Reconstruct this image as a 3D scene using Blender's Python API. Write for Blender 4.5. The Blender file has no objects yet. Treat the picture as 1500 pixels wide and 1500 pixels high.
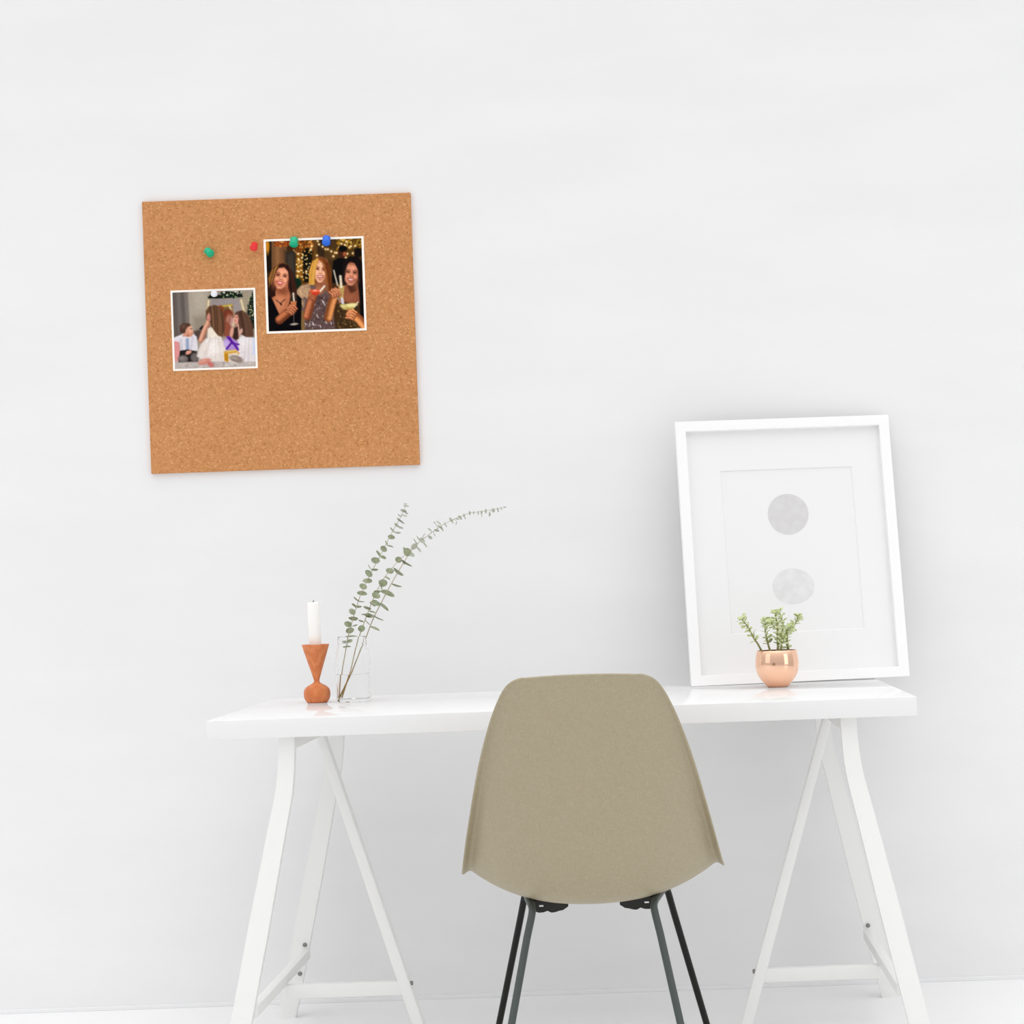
import bpy, bmesh, math, random
import numpy as np
from mathutils import Vector, Matrix

random.seed(7)
scene = bpy.context.scene
COL = scene.collection
PI = math.pi

# ----------------------------------------------------------------- camera model
F = 2840.0                  # focal length in pixels of the 1500 px frame
ROLL = math.radians(1.98)   # the picture hangs 2 degrees anticlockwise
CS, SN = math.cos(ROLL), math.sin(ROLL)
ZC = 0.985                  # lens height above the floor
U0, V0 = 196.0, 104.0       # vanishing point of the depth lines
WALL = 4.625                # distance of the wall
DESK_Z = 0.734


def uv(px, py):
    dx, dy = px - 750.0, py - 750.0
    return dx * CS - dy * SN, dx * SN + dy * CS


def P(px, py, y):
    u, v = uv(px, py)
    return Vector(((u - U0) * y / F, y, ZC - (v - V0) * y / F))


def UV(u, v, y):
    return Vector(((u - U0) * y / F, y, ZC - (v - V0) * y / F))


# ----------------------------------------------------------------- helpers
def lin(c):
    out = []
    for x in c[:3]:
        x = x / 255.0
        out.append(x / 12.92 if x <= 0.04045 else ((x + 0.055) / 1.055) ** 2.4)
    return (*out, 1.0)


def link(o, parent=None):
    COL.objects.link(o)
    if parent is not None:
        o.parent = parent
        o.matrix_parent_inverse = Matrix.Identity(4)
    return o


def obj(name, bm, mats, parent=None, origin=None, smooth=True, recalc=True, angle=35):
    """one mesh object; geometry given in world space, moved so that `origin` is its base"""
    if recalc:
        bmesh.ops.recalc_face_normals(bm, faces=bm.faces)
    base = Vector((0, 0, 0))
    if parent is not None:
        base = world_base(parent)
    o_w = Vector(origin) if origin is not None else base
    bmesh.ops.translate(bm, verts=bm.verts, vec=-o_w)
    me = bpy.data.meshes.new(name)
    bm.to_mesh(me)
    bm.free()
    if not isinstance(mats, (list, tuple)):
        mats = [mats]
    for m in mats:
        me.materials.append(m)
    if smooth:
        for p in me.polygons:
            p.use_smooth = True
        try:
            me.set_sharp_from_angle(angle=math.radians(angle))
        except Exception:
            pass
    o = bpy.data.objects.new(name, me)
    link(o, parent)
    o.location = o_w - base
    return o


def world_base(o):
    v = Vector((0, 0, 0))
    while o is not None:
        v = v + o.location
        o = o.parent
    return v


def thing(name, label, cat, loc, group=None):
    o = bpy.data.objects.new(name, None)
    o.empty_display_size = 0.05
    link(o)
    o.location = loc
    return tag(o, label, cat, group)


def tag(o, label, cat, group=None):
    o['label'] = label
    o['category'] = cat
    if group:
        o['group'] = group
    return o


def box(bm, x0, x1, y0, y1, z0, z1, bev=0.0, mat=0):
    vs = [bm.verts.new((x, y, z)) for x in (x0, x1) for y in (y0, y1) for z in (z0, z1)]
    idx = [(0, 1, 3, 2), (4, 6, 7, 5), (0, 4, 5, 1), (2, 3, 7, 6), (0, 2, 6, 4), (1, 5, 7, 3)]
    fs = [bm.faces.new([vs[i] for i in f]) for f in idx]
    for f in fs:
        f.material_index = mat
    if bev > 0:
        es = list({e for f in fs for e in f.edges})
        bmesh.ops.bevel(bm, geom=es, offset=bev, segments=3, profile=0.5, affect='EDGES')
    return fs


def lathe(bm, prof, c=(0, 0, 0), seg=48, M=None, mat=0):
    """prof: list of (r, z) from bottom to top"""
    rings = []
    c = Vector(c)
    for r, z in prof:
        if r < 1e-6:
            p = Vector((0, 0, z))
            rings.append([bm.verts.new((M @ p if M else p) + c)])
        else:
            ring = []
            for k in range(seg):
                a = 2 * PI * k / seg
                p = Vector((r * math.cos(a), r * math.sin(a), z))
                ring.append(bm.verts.new((M @ p if M else p) + c))
            rings.append(ring)
    for a, b in zip(rings, rings[1:]):
        for k in range(seg):
            k2 = (k + 1) % seg
            if len(a) == 1 and len(b) == 1:
                continue
            if len(a) == 1:
                f = bm.faces.new((a[0], b[k], b[k2]))
            elif len(b) == 1:
                f = bm.faces.new((a[k], b[0], a[k2]))
            else:
                f = bm.faces.new((a[k], a[k2], b[k2], b[k]))
            f.material_index = mat


def smooth_path(pts, n=6):
    """Catmull-Rom through the points (any dimension)"""
    pts = [Vector(p) for p in pts]
    P_ = [pts[0] * 2 - pts[1]] + pts + [pts[-1] * 2 - pts[-2]]
    out = []
    for i in range(1, len(P_) - 2):
        p0, p1, p2, p3 = P_[i - 1:i + 3]
        for k in range(n):
            t = k / n
            out.append(0.5 * ((2 * p1) + (p2 - p0) * t + (2 * p0 - 5 * p1 + 4 * p2 - p3) * t * t
                              + (3 * p1 - p0 - 3 * p2 + p3) * t ** 3))
    out.append(pts[-1])
    return out


def tube(bm, pts, rads, seg=10, cap=True, mat=0):
    pts = [Vector(p) for p in pts]
    n = len(pts)
    if not isinstance(rads, (list, tuple)):
        rads = [rads] * n
    rings = []
    ref = None
    for i, p in enumerate(pts):
        t = (pts[min(i + 1, n - 1)] - pts[max(i - 1, 0)]).normalized()
        if ref is None:
            ref = Vector((0, 1, 0)) if abs(t.y) < 0.9 else Vector((1, 0, 0))
        a = (ref - t * ref.dot(t)).normalized()
        ref = a
        b = t.cross(a)
        rings.append([bm.verts.new(p + (a * math.cos(2 * PI * k / seg) + b * math.sin(2 * PI * k / seg)) * rads[i])
                      for k in range(seg)])
    for r0, r1 in zip(rings, rings[1:]):
        for k in range(seg):
            k2 = (k + 1) % seg
            bm.faces.new((r0[k], r0[k2], r1[k2], r1[k])).material_index = mat
    if cap:
        bm.faces.new(rings[0]).material_index = mat
        bm.faces.new(rings[-1][::-1]).material_index = mat


def ribbon(bm, pts, widths, y0, y1, bev=0.002):
    """bar whose centre line runs in the x-z plane; width across it, depth along y"""
    n = len(pts)
    rings = []
    for i, p in enumerate(pts):
        t = (pts[min(i + 1, n - 1)] - pts[max(i - 1, 0)]).normalized()
        nrm = Vector((-t.z, 0, t.x))
        if i == 0 or i == n - 1:
            nrm = Vector((1 if nrm.x > 0 else -1, 0, 0))     # ends cut level
        h = widths[i] / 2
        rings.append([bm.verts.new(Vector((p.x, y, p.z)) + nrm * s * h)
                      for y, s in ((y0, -1), (y0, 1), (y1, 1), (y1, -1))])
    fs = []
    for r0, r1 in zip(rings, rings[1:]):
        for k in range(4):
            k2 = (k + 1) % 4
            fs.append(bm.faces.new((r0[k], r0[k2], r1[k2], r1[k])))
    fs.append(bm.faces.new(rings[0]))
    fs.append(bm.faces.new(rings[-1][::-1]))
    if bev:
        es = [e for r0, r1 in zip(rings, rings[1:]) for k in range(4)
              for e in [bm.edges.get((r0[k], r1[k]))] if e]
        bmesh.ops.bevel(bm, geom=es, offset=bev, segments=2, profile=0.5, affect='EDGES')


# ----------------------------------------------------------------- materials
def mat(name, col, rough=0.5, metal=0.0, spec=0.5, coat=0.0):
    m = bpy.data.materials.new(name)
    m.use_nodes = True
    b = m.node_tree.nodes['Principled BSDF']
    b.inputs['Base Color'].default_value = col
    b.inputs['Roughness'].default_value = rough
    b.inputs['Metallic'].default_value = metal
    b.inputs['Specular IOR Level'].default_value = spec
    b.inputs['Coat Weight'].default_value = coat
    return m


def nodes(m):
    nt = m.node_tree
    return nt, nt.nodes['Principled BSDF'], nt.nodes.new, nt.links.new


def ramp(nt, stops, inp):
    r = nt.nodes.new('ShaderNodeValToRGB')
    cr = r.color_ramp
    while len(cr.elements) < len(stops):
        cr.elements.new(0.5)
    for e, (p, c) in zip(cr.elements, stops):
        e.position = p
        e.color = c
    nt.links.new(inp, r.inputs[0])
    return r.outputs[0]


def noise_col(m, c0, c1, scale, detail=4, lo=0.35, hi=0.65, stretch=(1, 1, 1), bump=0.0, dist=0.001):
    nt, b, N, L = nodes(m)
    tc = N('ShaderNodeTexCoord')
    mp = N('ShaderNodeMapping')
    mp.inputs['Scale'].default_value = stretch
    L(tc.outputs['Object'], mp.inputs[0])
    n = N('ShaderNodeTexNoise')
    n.inputs['Scale'].default_value = scale
    n.inputs['Detail'].default_value = detail
    L(mp.outputs[0], n.inputs['Vector'])
    L(ramp(nt, [(lo, c0), (hi, c1)], n.outputs['Fac']), b.inputs['Base Color'])
    if bump:
        bp = N('ShaderNodeBump')
        bp.inputs['Strength'].default_value = bump
        bp.inputs['Distance'].default_value = dist
        L(n.outputs['Fac'], bp.inputs['Height'])
        L(bp.outputs[0], b.inputs['Normal'])
    return m


M_wall = noise_col(mat('wall_paint', lin((238, 238, 238)), 0.9, spec=0.1), lin((236, 236, 236)), lin((239, 239, 239)), 3.0,
                   stretch=(0.6, 1, 2.2), bump=0.05, dist=0.002)
M_floor = noise_col(mat('floor_paint', lin((235, 235, 235)), 0.6, spec=0.2), lin((238, 238, 238)), lin((241, 241, 241)), 2.0)
M_base = mat('baseboard_paint', lin((238, 238, 239)), 0.6, spec=0.2)
M_top = mat('white_lacquer', lin((238, 238, 238)), 0.06, spec=0.16)
_nt, _b, _N, _L = nodes(M_top)       # satin white body under a thin, even polish
_d, _g, _m = _N('ShaderNodeBsdfDiffuse'), _N('ShaderNodeBsdfGlossy'), _N('ShaderNodeMixShader')
_d.inputs['Color'].default_value = lin((235, 235, 235))
_g.inputs['Color'].default_value = (0.95, 0.95, 0.95, 1)
_g.inputs['Roughness'].default_value = 0.02
_w = _N('ShaderNodeLayerWeight')     # Fresnel-like: polish shows at a grazing angle
_w.inputs[0].default_value = 0.5
_p, _k = _N('ShaderNodeMath'), _N('ShaderNodeMath')
_p.operation, _k.operation = 'POWER', 'MULTIPLY_ADD'
_p.inputs[1].default_value = 4.0
_k.inputs[1].default_value = 0.48
_k.inputs[2].default_value = 0.02
_L(_w.outputs['Facing'], _p.inputs[0])
_L(_p.outputs[0], _k.inputs[0])
_L(_k.outputs[0], _m.inputs[0])
_L(_d.outputs[0], _m.inputs[1])
_L(_g.outputs[0], _m.inputs[2])
_L(_m.outputs[0], _nt.nodes['Material Output'].inputs['Surface'])
M_steel = mat('white_powder_coat', lin((240, 240, 238)), 0.45, spec=0.3)
M_bolt = mat('zinc_bolt', lin((140, 138, 134)), 0.4, metal=0.6)
M_frame = mat('white_frame_lacquer', lin((246, 246, 246)), 0.4, spec=0.3)
M_mat = mat('mat_card', lin((238, 238, 238)), 0.9, spec=0.1)
M_paper = mat('print_paper', lin((237, 237, 237)), 0.9, spec=0.1)
M_ink1 = noise_col(mat('grey_ink', lin((213, 211, 211)), 0.9, spec=0.1), lin((211, 209, 209)), lin((217, 216, 216)), 60)
M_ink2 = noise_col(mat('pale_grey_ink', lin((225, 225, 225)), 0.9, spec=0.1), lin((221, 221, 221)), lin((229, 229, 229)), 45)
M_black = mat('black_steel', lin((16, 18, 14)), 0.35, spec=0.25)
M_leg_lit = mat('black_steel_lit', lin((62, 70, 68)), 0.4, spec=0.5)  # same leg tube as the black steel; light on the rear legs painted as grey
M_cast = mat('dark_cast_iron', lin((32, 33, 30)), 0.6, spec=0.4)
M_copper = mat('polished_copper', lin((253, 207, 177)), 0.10, metal=1.0)
M_soil = noise_col(mat('potting_soil', lin((70, 52, 40)), 0.95, spec=0.1), lin((48, 36, 26)), lin((96, 74, 56)), 300, bump=0.5)
M_wax = mat('candle_wax', lin((253, 251, 246)), 0.5, spec=0.3)
M_wax.node_tree.nodes['Principled BSDF'].inputs['Subsurface Weight'].default_value = 0.3
M_wax.node_tree.nodes['Principled BSDF'].inputs['Subsurface Radius'].default_value = (0.01, 0.008, 0.006)
M_wick = mat('candle_wick', lin((120, 112, 108)), 0.9, spec=0.1)
M_needle = mat('pin_needle', lin((180, 180, 180)), 0.3, metal=1.0)


def wood_mat():
    m = mat('reddish_turned_wood', lin((204, 112, 68)), 0.45, spec=0.3)
    nt, b, N, L = nodes(m)
    tc = N('ShaderNodeTexCoord')
    mp = N('ShaderNodeMapping')
    mp.inputs['Scale'].default_value = (1.0, 1.0, 0.25)
    mp.inputs['Rotation'].default_value = (0.2, 0.3, 0)
    L(tc.outputs['Object'], mp.inputs[0])
    w = N('ShaderNodeTexWave')
    w.wave_type = 'RINGS'
    w.inputs['Scale'].default_value = 26
    w.inputs['Distortion'].default_value = 9
    w.inputs['Detail'].default_value = 3
    w.inputs['Detail Scale'].default_value = 2
    L(mp.outputs[0], w.inputs['Vector'])
    L(ramp(nt, [(0.0, lin((208, 120, 70))), (1.0, lin((220, 136, 86)))], w.outputs['Fac']), b.inputs['Base Color'])
    return m


M_wood = wood_mat()


def cork_mat():
    m = mat('cork', lin((200, 140, 90)), 0.95, spec=0.1)
    nt, b, N, L = nodes(m)
    tc = N('ShaderNodeTexCoord')
    v = N('ShaderNodeTexVoronoi')
    v.inputs['Scale'].default_value = 330
    L(tc.outputs['Object'], v.inputs['Vector'])
    sep = N('ShaderNodeSeparateColor')
    L(v.outputs['Color'], sep.inputs[0])
    grain = ramp(nt, [(0.0, lin((182, 122, 75))), (0.08, lin((199, 139, 89))), (0.5, lin((206, 146, 95))), (0.9, lin((212, 153, 102))),
                      (1.0, lin((226, 172, 122)))], sep.outputs[0])
    n = N('ShaderNodeTexNoise')
    n.inputs['Scale'].default_value = 90
    n.inputs['Detail'].default_value = 6
    L(tc.outputs['Object'], n.inputs['Vector'])
    n2 = N('ShaderNodeTexNoise')
    n2.inputs['Scale'].default_value = 9
    n2.inputs['Detail'].default_value = 2
    L(tc.outputs['Object'], n2.inputs['Vector'])
    mx = N('ShaderNodeMix')
    mx.data_type = 'RGBA'
    mx.blend_type = 'MULTIPLY'
    mx.inputs[0].default_value = 1.0
    L(grain, mx.inputs[6])
    L(ramp(nt, [(0.3, (0.88, 0.86, 0.84, 1)), (0.6, (1.0, 1.0, 1.0, 1))], n.outputs['Fac']), mx.inputs[7])
    mx2 = N('ShaderNodeMix')
    mx2.data_type = 'RGBA'
    mx2.blend_type = 'MULTIPLY'
    mx2.inputs[0].default_value = 1.0
    L(mx.outputs[2], mx2.inputs[6])
    L(ramp(nt, [(0.3, (0.96, 0.95, 0.94, 1)), (0.7, (1.0, 1.0, 1.0, 1))], n2.outputs['Fac']), mx2.inputs[7])
    L(mx2.outputs[2], b.inputs['Base Color'])
    return m


M_cork = cork_mat()


def fibre_mat():
    m = mat('greige_fibreglass', lin((172, 160, 135)), 0.42, spec=0.35)
    nt, b, N, L = nodes(m)
    tc = N('ShaderNodeTexCoord')
    outs = []
    for k, (rot, st) in enumerate(((0.35, (330, 60, 60)), (1.95, (60, 60, 330)))):
        mp = N('ShaderNodeMapping')
        mp.inputs['Scale'].default_value = st
        mp.inputs['Rotation'].default_value = (0, rot, 0)
        L(tc.outputs['Object'], mp.inputs[0])
        n = N('ShaderNodeTexNoise')
        n.inputs['Scale'].default_value = 2.2
        n.inputs['Detail'].default_value = 3
        n.inputs['Distortion'].default_value = 1.2
        L(mp.outputs[0], n.inputs['Vector'])
        outs.append(n.outputs['Fac'])
    av = N('ShaderNodeMath')
    av.operation = 'ADD'
    L(outs[0], av.inputs[0])
    L(outs[1], av.inputs[1])
    hf = N('ShaderNodeMath')
    hf.operation = 'MULTIPLY'
    hf.inputs[1].default_value = 0.5
    L(av.outputs[0], hf.inputs[0])
    L(ramp(nt, [(0.30, lin((155, 145, 117))), (0.5, lin((162, 151, 125))), (0.70, lin((174, 163, 139)))], hf.outputs[0]), b.inputs['Base Color'])
    return m


M_fibre = fibre_mat()


def leaf_mat(name, c0, c1, trans=0.15):
    m = noise_col(mat(name, c0, 0.55, spec=0.3), c0, c1, 70, detail=2, lo=0.3, hi=0.7)
    return m


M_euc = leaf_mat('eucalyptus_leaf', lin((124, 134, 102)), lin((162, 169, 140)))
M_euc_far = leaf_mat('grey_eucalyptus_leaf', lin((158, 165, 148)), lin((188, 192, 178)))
M_stem = mat('eucalyptus_stem', lin((178, 168, 140)), 0.6, spec=0.2)
M_twig = mat('brown_cut_stem', lin((176, 144, 92)), 0.6, spec=0.2)
M_succ = leaf_mat('succulent_leaf', lin((186, 200, 132)), lin((232, 238, 200)))
M_sstem = mat('succulent_stem', lin((146, 142, 88)), 0.6, spec=0.2)


def glass_mat(name, ior, tint, rough=0.0):
    m = bpy.data.materials.new(name)
    m.use_nodes = True
    b = m.node_tree.nodes['Principled BSDF']
    b.inputs['Base Color'].default_value = tint
    b.inputs['Transmission Weight'].default_value = 1.0
    b.inputs['Roughness'].default_value = rough
    b.inputs['IOR'].default_value = ior
    return m


M_glass = glass_mat('clear_glass', 1.11, (0.995, 1.0, 0.998, 1))
M_water = glass_mat('clear_water', 1.12, (1.0, 1.0, 1.0, 1))

# ----------------------------------------------------------------- the setting
XL, XR = -4.2, 4.2


def struct(name, bm, m):
    o = obj(name, bm, m, smooth=False)
    o['kind'] = 'structure'
    return o


bm = bmesh.new()
box(bm, XL, XR, WALL, WALL + 0.12, -0.02, 3.4)
struct('wall_back', bm, M_wall)
bm = bmesh.new()
box(bm, XL, XR, -1.5, WALL + 0.12, -0.12, -0.02 + 0.02)
struct('floor', bm, M_floor)
bm = bmesh.new()
box(bm, XL, XR, WALL - 0.005, WALL, 0.0, 0.009, 0.001)
struct('baseboard_back', bm, M_base)

# ----------------------------------------------------------------- desk
DX0, DX1, DY0, DY1 = -0.880, 0.5205, 3.82, 4.52
DTH = 0.0378
desk = thing('desk', 'white trestle desk with a thick glossy top standing against the wall behind the chair', 'desk',
             ((DX0 + DX1) / 2, (DY0 + DY1) / 2, 0))
bm = bmesh.new()
box(bm, DX0, DX1, DY0, DY1, DESK_Z - DTH, DESK_Z, 0.0012)
obj('tabletop', bm, M_top, desk)

UND = DESK_Z - DTH
YF, YM, YR = 3.85, 4.17, 4.47


def trestle(mirror, ):
    cx = -0.1707
    fx = (lambda x: 2 * cx - x) if mirror else (lambda x: x)

    def X(p):
        return Vector((fx(p.x), p.y, p.z))
    # outer bent leg, measured on the front one
    raw = [(419.5, 1083), (419.2, 1110), (418, 1135), (415.6, 1160), (411, 1187), (405, 1217), (390, 1298), (372, 1395), (354.6, 1489)]
    pts = [P(a, b, YF) for a, b in raw]
    pts[0].z = UND - 0.002
    d = (pts[-1] - pts[-3]).normalized()
    pts.append(pts[-1] + d * (pts[-1].z / -d.z))
    pts = smooth_path(pts, 4)
    n = len(pts)
    wid = [0.0315 + 0.009 * min(1, max(0, (0.66 - p.z) / 0.35)) for p in pts]
    legx = lambda z: min(pts, key=lambda q: abs(q.z - z)).x
    bm = bmesh.new()
    x0 = pts[0].x
    xs = sorted((fx(x0 - 0.0145), fx(x0 + 0.0145)))
    box(bm, xs[0], xs[1], YF + 0.004, YR + 0.02, UND - 0.027, UND, 0.002)
    tr = obj('trestle', bm, M_steel, desk, origin=(fx(x0), (YF + YR) / 2, UND - 0.027))
    tr['label'] = 'right white steel trestle' if mirror else 'left white steel trestle'
    for y in (YF, YR):
        bm = bmesh.new()
        ribbon(bm, [X(p) for p in pts], wid, y, y + 0.022)
        obj('leg', bm, M_steel, tr)
    # the single straight inner leg half way back
    a, b = Vector((-0.7235, YM, UND - 0.003)), Vector((-0.5380, YM, 0.0767))
    d = (b - a).normalized()
    c = b + d * (b.z / -d.z)
    ip = [a, a.lerp(c, 0.5), c]
    bm = bmesh.new()
    ribbon(bm, [X(p) for p in ip], [0.019, 0.021, 0.025], YM - 0.004, YM + 0.03)
    obj('leg', bm, M_steel, tr)
    inx = lambda z: a.x + (c.x - a.x) * (a.z - z) / a.z
    # side stretcher joining the outer legs, crossbar to the inner leg
    zs = 0.146
    xs_ = legx(zs)
    bm = bmesh.new()
    x_ = sorted((fx(xs_ + 0.007), fx(xs_ + 0.027)))
    box(bm, x_[0], x_[1], YF + 0.018, YR + 0.004, zs - 0.011, zs + 0.011, 0.002)
    obj('stretcher', bm, M_steel, tr)
    zc = 0.121
    bm = bmesh.new()
    x_ = sorted((fx(xs_ + 0.026), fx(inx(zc) + 0.002)))
    box(bm, x_[0], x_[1], YM - 0.002, YM + 0.022, zc - 0.014, zc + 0.015, 0.002)
    obj('crossbar', bm, M_steel, tr)
    # bolts
    xi = fx(inx(0.130) + 0.0135)
    sx = -1 if mirror else 1
    R = Matrix.Rotation(PI / 2 * sx, 3, 'Y')
    prof = [(0, -0.002), (0.005, -0.002), (0.005, 0.002), (0.0036, 0.0035), (0, 0.004)]
    bm = bmesh.new()
    lathe(bm, prof, (xi, YM + 0.012, 0.130), 12, R)
    obj('bolt', bm, M_bolt, tr)
    R = Matrix.Rotation(PI / 2, 3, 'X')
    for z in ((0.146,) if mirror else (0.146, 0.102)):
        bm = bmesh.new()
        xb = legx(z)
        lathe(bm, prof, (fx(xb + (0.016 if z > 0.12 else 0.010)), YR - (0.001 if z < 0.12 else 0.001), z + (0.022 if z > 0.12 else 0)), 12, R)
        obj('bolt', bm, M_bolt, tr)


trestle(False)
trestle(True)

# ----------------------------------------------------------------- chair
CX = (98.6 - U0) * 3.40 / F
chair = thing('shell_chair', 'greige moulded fibreglass shell chair seen from behind on black metal legs', 'chair', (CX, 3.46, 0))
back = [  # v, half width px, yc, zc (None = rim height), yr
    (243.9, 86, 3.200, 0.8303, 3.204), (246.0, 95, 3.2012, 0.8286, 3.207), (249.5, 103, 3.203, 0.8255, 3.211),
    (254, 109.5, 3.205, 0.8208, 3.217), (260, 115.2, 3.207, None, 3.223), (268, 120.5, 3.210, None, 3.229), (286, 129.6, 3.217, None, 3.242),
    (307, 138, 3.226, None, 3.257), (335, 147.6, 3.238, None, 3.277), (366, 156.8, 3.252, None, 3.300), (399, 165, 3.268, 0.637, 3.327),
    (438, 174, 3.288, 0.576, 3.365), (473, 182, 3.312, 0.512, 3.400), (500, 187.5, 3.338, 0.462, 3.435), (514, 190.5, 3.368, 0.431, 3.460),
    (521, 192.5, 3.410, 0.4165, 3.485)]
seat = [(3.46, 0.411, 3.53, 0.471, 0.2365), (3.52, 0.412, 3.575, 0.469, 0.2365), (3.58, 0.417, 3.62, 0.465, 0.234),
        (3.64, 0.424, 3.665, 0.457, 0.228), (3.69, 0.429, 3.705, 0.447, 0.217), (3.725, 0.428, 3.735, 0.436, 0.200),
        (3.75, 0.421, 3.755, 0.424, 0.175), (3.765, 0.410, 3.768, 0.411, 0.14)]
rows = []
for v, w, yc, zc, yr in back:
    zr = ZC - (v - V0) * yr / F
    rows.append((yc, zr if zc is None else zc, yr, zr, w * yr / F))
rows += seat
NT = 17


def ee(t, p=2.5):
    t = abs(t)
    return (t / 0.94) ** p if t < 0.94 else 1.0 - 0.16 * ((t - 0.94) / 0.06) ** 1.5


bm = bmesh.new()
tt = [-1, -0.97, -0.935, -0.88, -0.8, -0.68, -0.52, -0.34, -0.16]
tt = tt + [0] + [-t for t in tt[::-1]]
grid = []
for i, (yc, zc, yr, zr, w) in enumerate(rows):
    p = 2.5 + 1.1 * min(1, max(0, (14 - i) / 5)) if i > 4 else 2.5 + 0.22 * i
    grid.append([bm.verts.new((CX + w * t, yc + (yr - yc) * ee(t, p), zc + (zr - zc) * ee(t, 2.5))) for t in tt])
for r0, r1 in zip(grid, grid[1:]):
    for k in range(len(tt) - 1):
        bm.faces.new((r0[k], r0[k + 1], r1[k + 1], r1[k]))
shell = obj('seat_shell', bm, M_fibre, chair, angle=180)
# normals: make sure solidify grows to the front / upper side
so = shell.modifiers.new('thick', 'SOLIDIFY')
so.thickness = 0.0045
so.offset = 0.0
sb = shell.modifiers.new('sub', 'SUBSURF')
sb.levels = 2
sb.render_levels = 2


def cpt(off, y, z):
    return Vector((CX + off, y, z))


for s in (-1, 1):
    # rear leg: bends under the seat and runs forward as the side rail into the front leg
    bend = cpt(s * 0.1065, 3.40, 0.4135)
    foot = cpt(s * 0.188, 3.235, 0.012)
    low = bend.lerp(foot, 0.93)
    bm = bmesh.new()
    path = [cpt(s * 0.119, 3.47, 0.4215), cpt(s * 0.1135, 3.435, 0.420), cpt(s * 0.1085, 3.412, 0.4165), cpt(s * 0.1068, 3.402, 0.409),
            cpt(s * 0.109, 3.395, 0.396)]
    path = smooth_path(path, 5) + [bend.lerp(foot, 0.12), foot]
    tube(bm, path, 0.0066, 14)
    obj('leg', bm, M_leg_lit, chair)['label'] = 'rear leg coloured in a lit grey'
    ft = cpt(s * 0.1325, 3.60, 0.4035)
    ff = cpt(s * 0.229, 3.715, 0.012)
    bm = bmesh.new()
    path = smooth_path([cpt(s * 0.127, 3.555, 0.4165), cpt(s * 0.1295, 3.580, 0.415), cpt(s * 0.1315, 3.594, 0.409), cpt(s * 0.1345, 3.602, 0.397)], 5)
    path += [ft.lerp(ff, 0.12), ff]
    tube(bm, path, 0.0064, 14)
    obj('leg', bm, M_black, chair)['label'] = 'black front leg'
    bm = bmesh.new()
    tube(bm, [cpt(s * 0.119, 3.47, 0.4215), cpt(s * 0.127, 3.555, 0.4165)], 0.0064, 14)
    obj('side_rail', bm, M_black, chair)
    for f, nm in ((foot, 0.009), (ff, 0.009)):
        bm = bmesh.new()
        lathe(bm, [(0, -0.012), (0.010, -0.012), (0.0115, -0.010), (0.010, 0.004), (0.007, 0.012), (0, 0.012)], f, 16)
        obj('foot_glide', bm, M_black, chair)
    # cast bracket with a slot and a scalloped lower edge, running inwards from the rail
    prof_top = []
    xs = [0.112, 0.104, 0.098, 0.090, 0.083, 0.076, 0.070, 0.063, 0.055, 0.046]
    lowz = [0.4015, 0.3985, 0.3965, 0.3970, 0.3995, 0.3960, 0.3965, 0.3985, 0.4000, 0.4060]
    bm = bmesh.new()
    slot = [(0.088, 0.4065), (0.097, 0.4065), (0.097, 0.4110), (0.088, 0.4110)]
    y0, y1 = 3.452, 3.462

    def quad(xa, xb, za0, za1, zb0, zb1):
        vs = [bm.verts.new(cpt(s * x, y, z)) for y in (y0, y1) for x, z in ((xa, za0), (xb, zb0), (xb, zb1), (xa, za1))]
        for f in ((0, 1, 2, 3), (7, 6, 5, 4), (0, 4, 5, 1), (1, 5, 6, 2), (2, 6, 7, 3), (3, 7, 4, 0)):
            bm.faces.new([vs[i] for i in f])
    topz = lambda x: 0.4185 - (0.112 - x) * 0.06
    for i in range(len(xs) - 1):
        xa, xb = xs[i], xs[i + 1]
        if i in (2,):
            quad(xa, xb, lowz[i], 0.4055, lowz[i + 1], 0.4055)
            quad(xa, xb, 0.4100, topz(xa), 0.4100, topz(xb))
        else:
            quad(xa, xb, lowz[i], topz(xa), lowz[i + 1], topz(xb))
    bmesh.ops.remove_doubles(bm, verts=bm.verts, dist=1e-5)
    obj('bracket', bm, M_cast, chair, smooth=False)
    for yy, zz in ((3.47, 0.4215),):
        bm = bmesh.new()
        lathe(bm, [(0, -0.012), (0.016, -0.012), (0.017, -0.010), (0.017, 0.002), (0.012, 0.006), (0, 0.006)], cpt(s * 0.095, 3.475, 0.4235), 24)
        obj('rubber_mount', bm, M_black, chair)

# ----------------------------------------------------------------- picture frame
FW, FH, FT = 0.5080, 0.624, 0.0195
BL = Vector((0.0908, 4.428, DESK_Z + 0.0006))
ex = Vector((0.507, 0.050, 0.0038)).normalized()
ez = Vector((0, 0.112, 0.620))
ez = (ez - ex * ez.dot(ex)).normalized()
ey = ez.cross(ex)          # into the wall


def FP(x, d, z):
    return BL + ex * x + ey * d + ez * z


frame = thing('picture_frame', 'white framed print of two grey dots leaning on the wall at the desk end', 'picture frame', BL + ex * FW / 2)


def fbox(bm, x0, x1, d0, d1, z0, z1, bev=0.0, mi=0):
    vs = [bm.verts.new(FP(x, d, z)) for x in (x0, x1) for d in (d0, d1) for z in (z0, z1)]
    idx = [(0, 1, 3, 2), (4, 6, 7, 5), (0, 4, 5, 1), (2, 3, 7, 6), (0, 2, 6, 4), (1, 5, 7, 3)]
    fs = [bm.faces.new([vs[i] for i in f]) for f in idx]
    for f in fs:
        f.material_index = mi
    if bev:
        bmesh.ops.bevel(bm, geom=list({e for f in fs for e in f.edges}), offset=bev, segments=2, profile=0.5, affect='EDGES')


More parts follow.
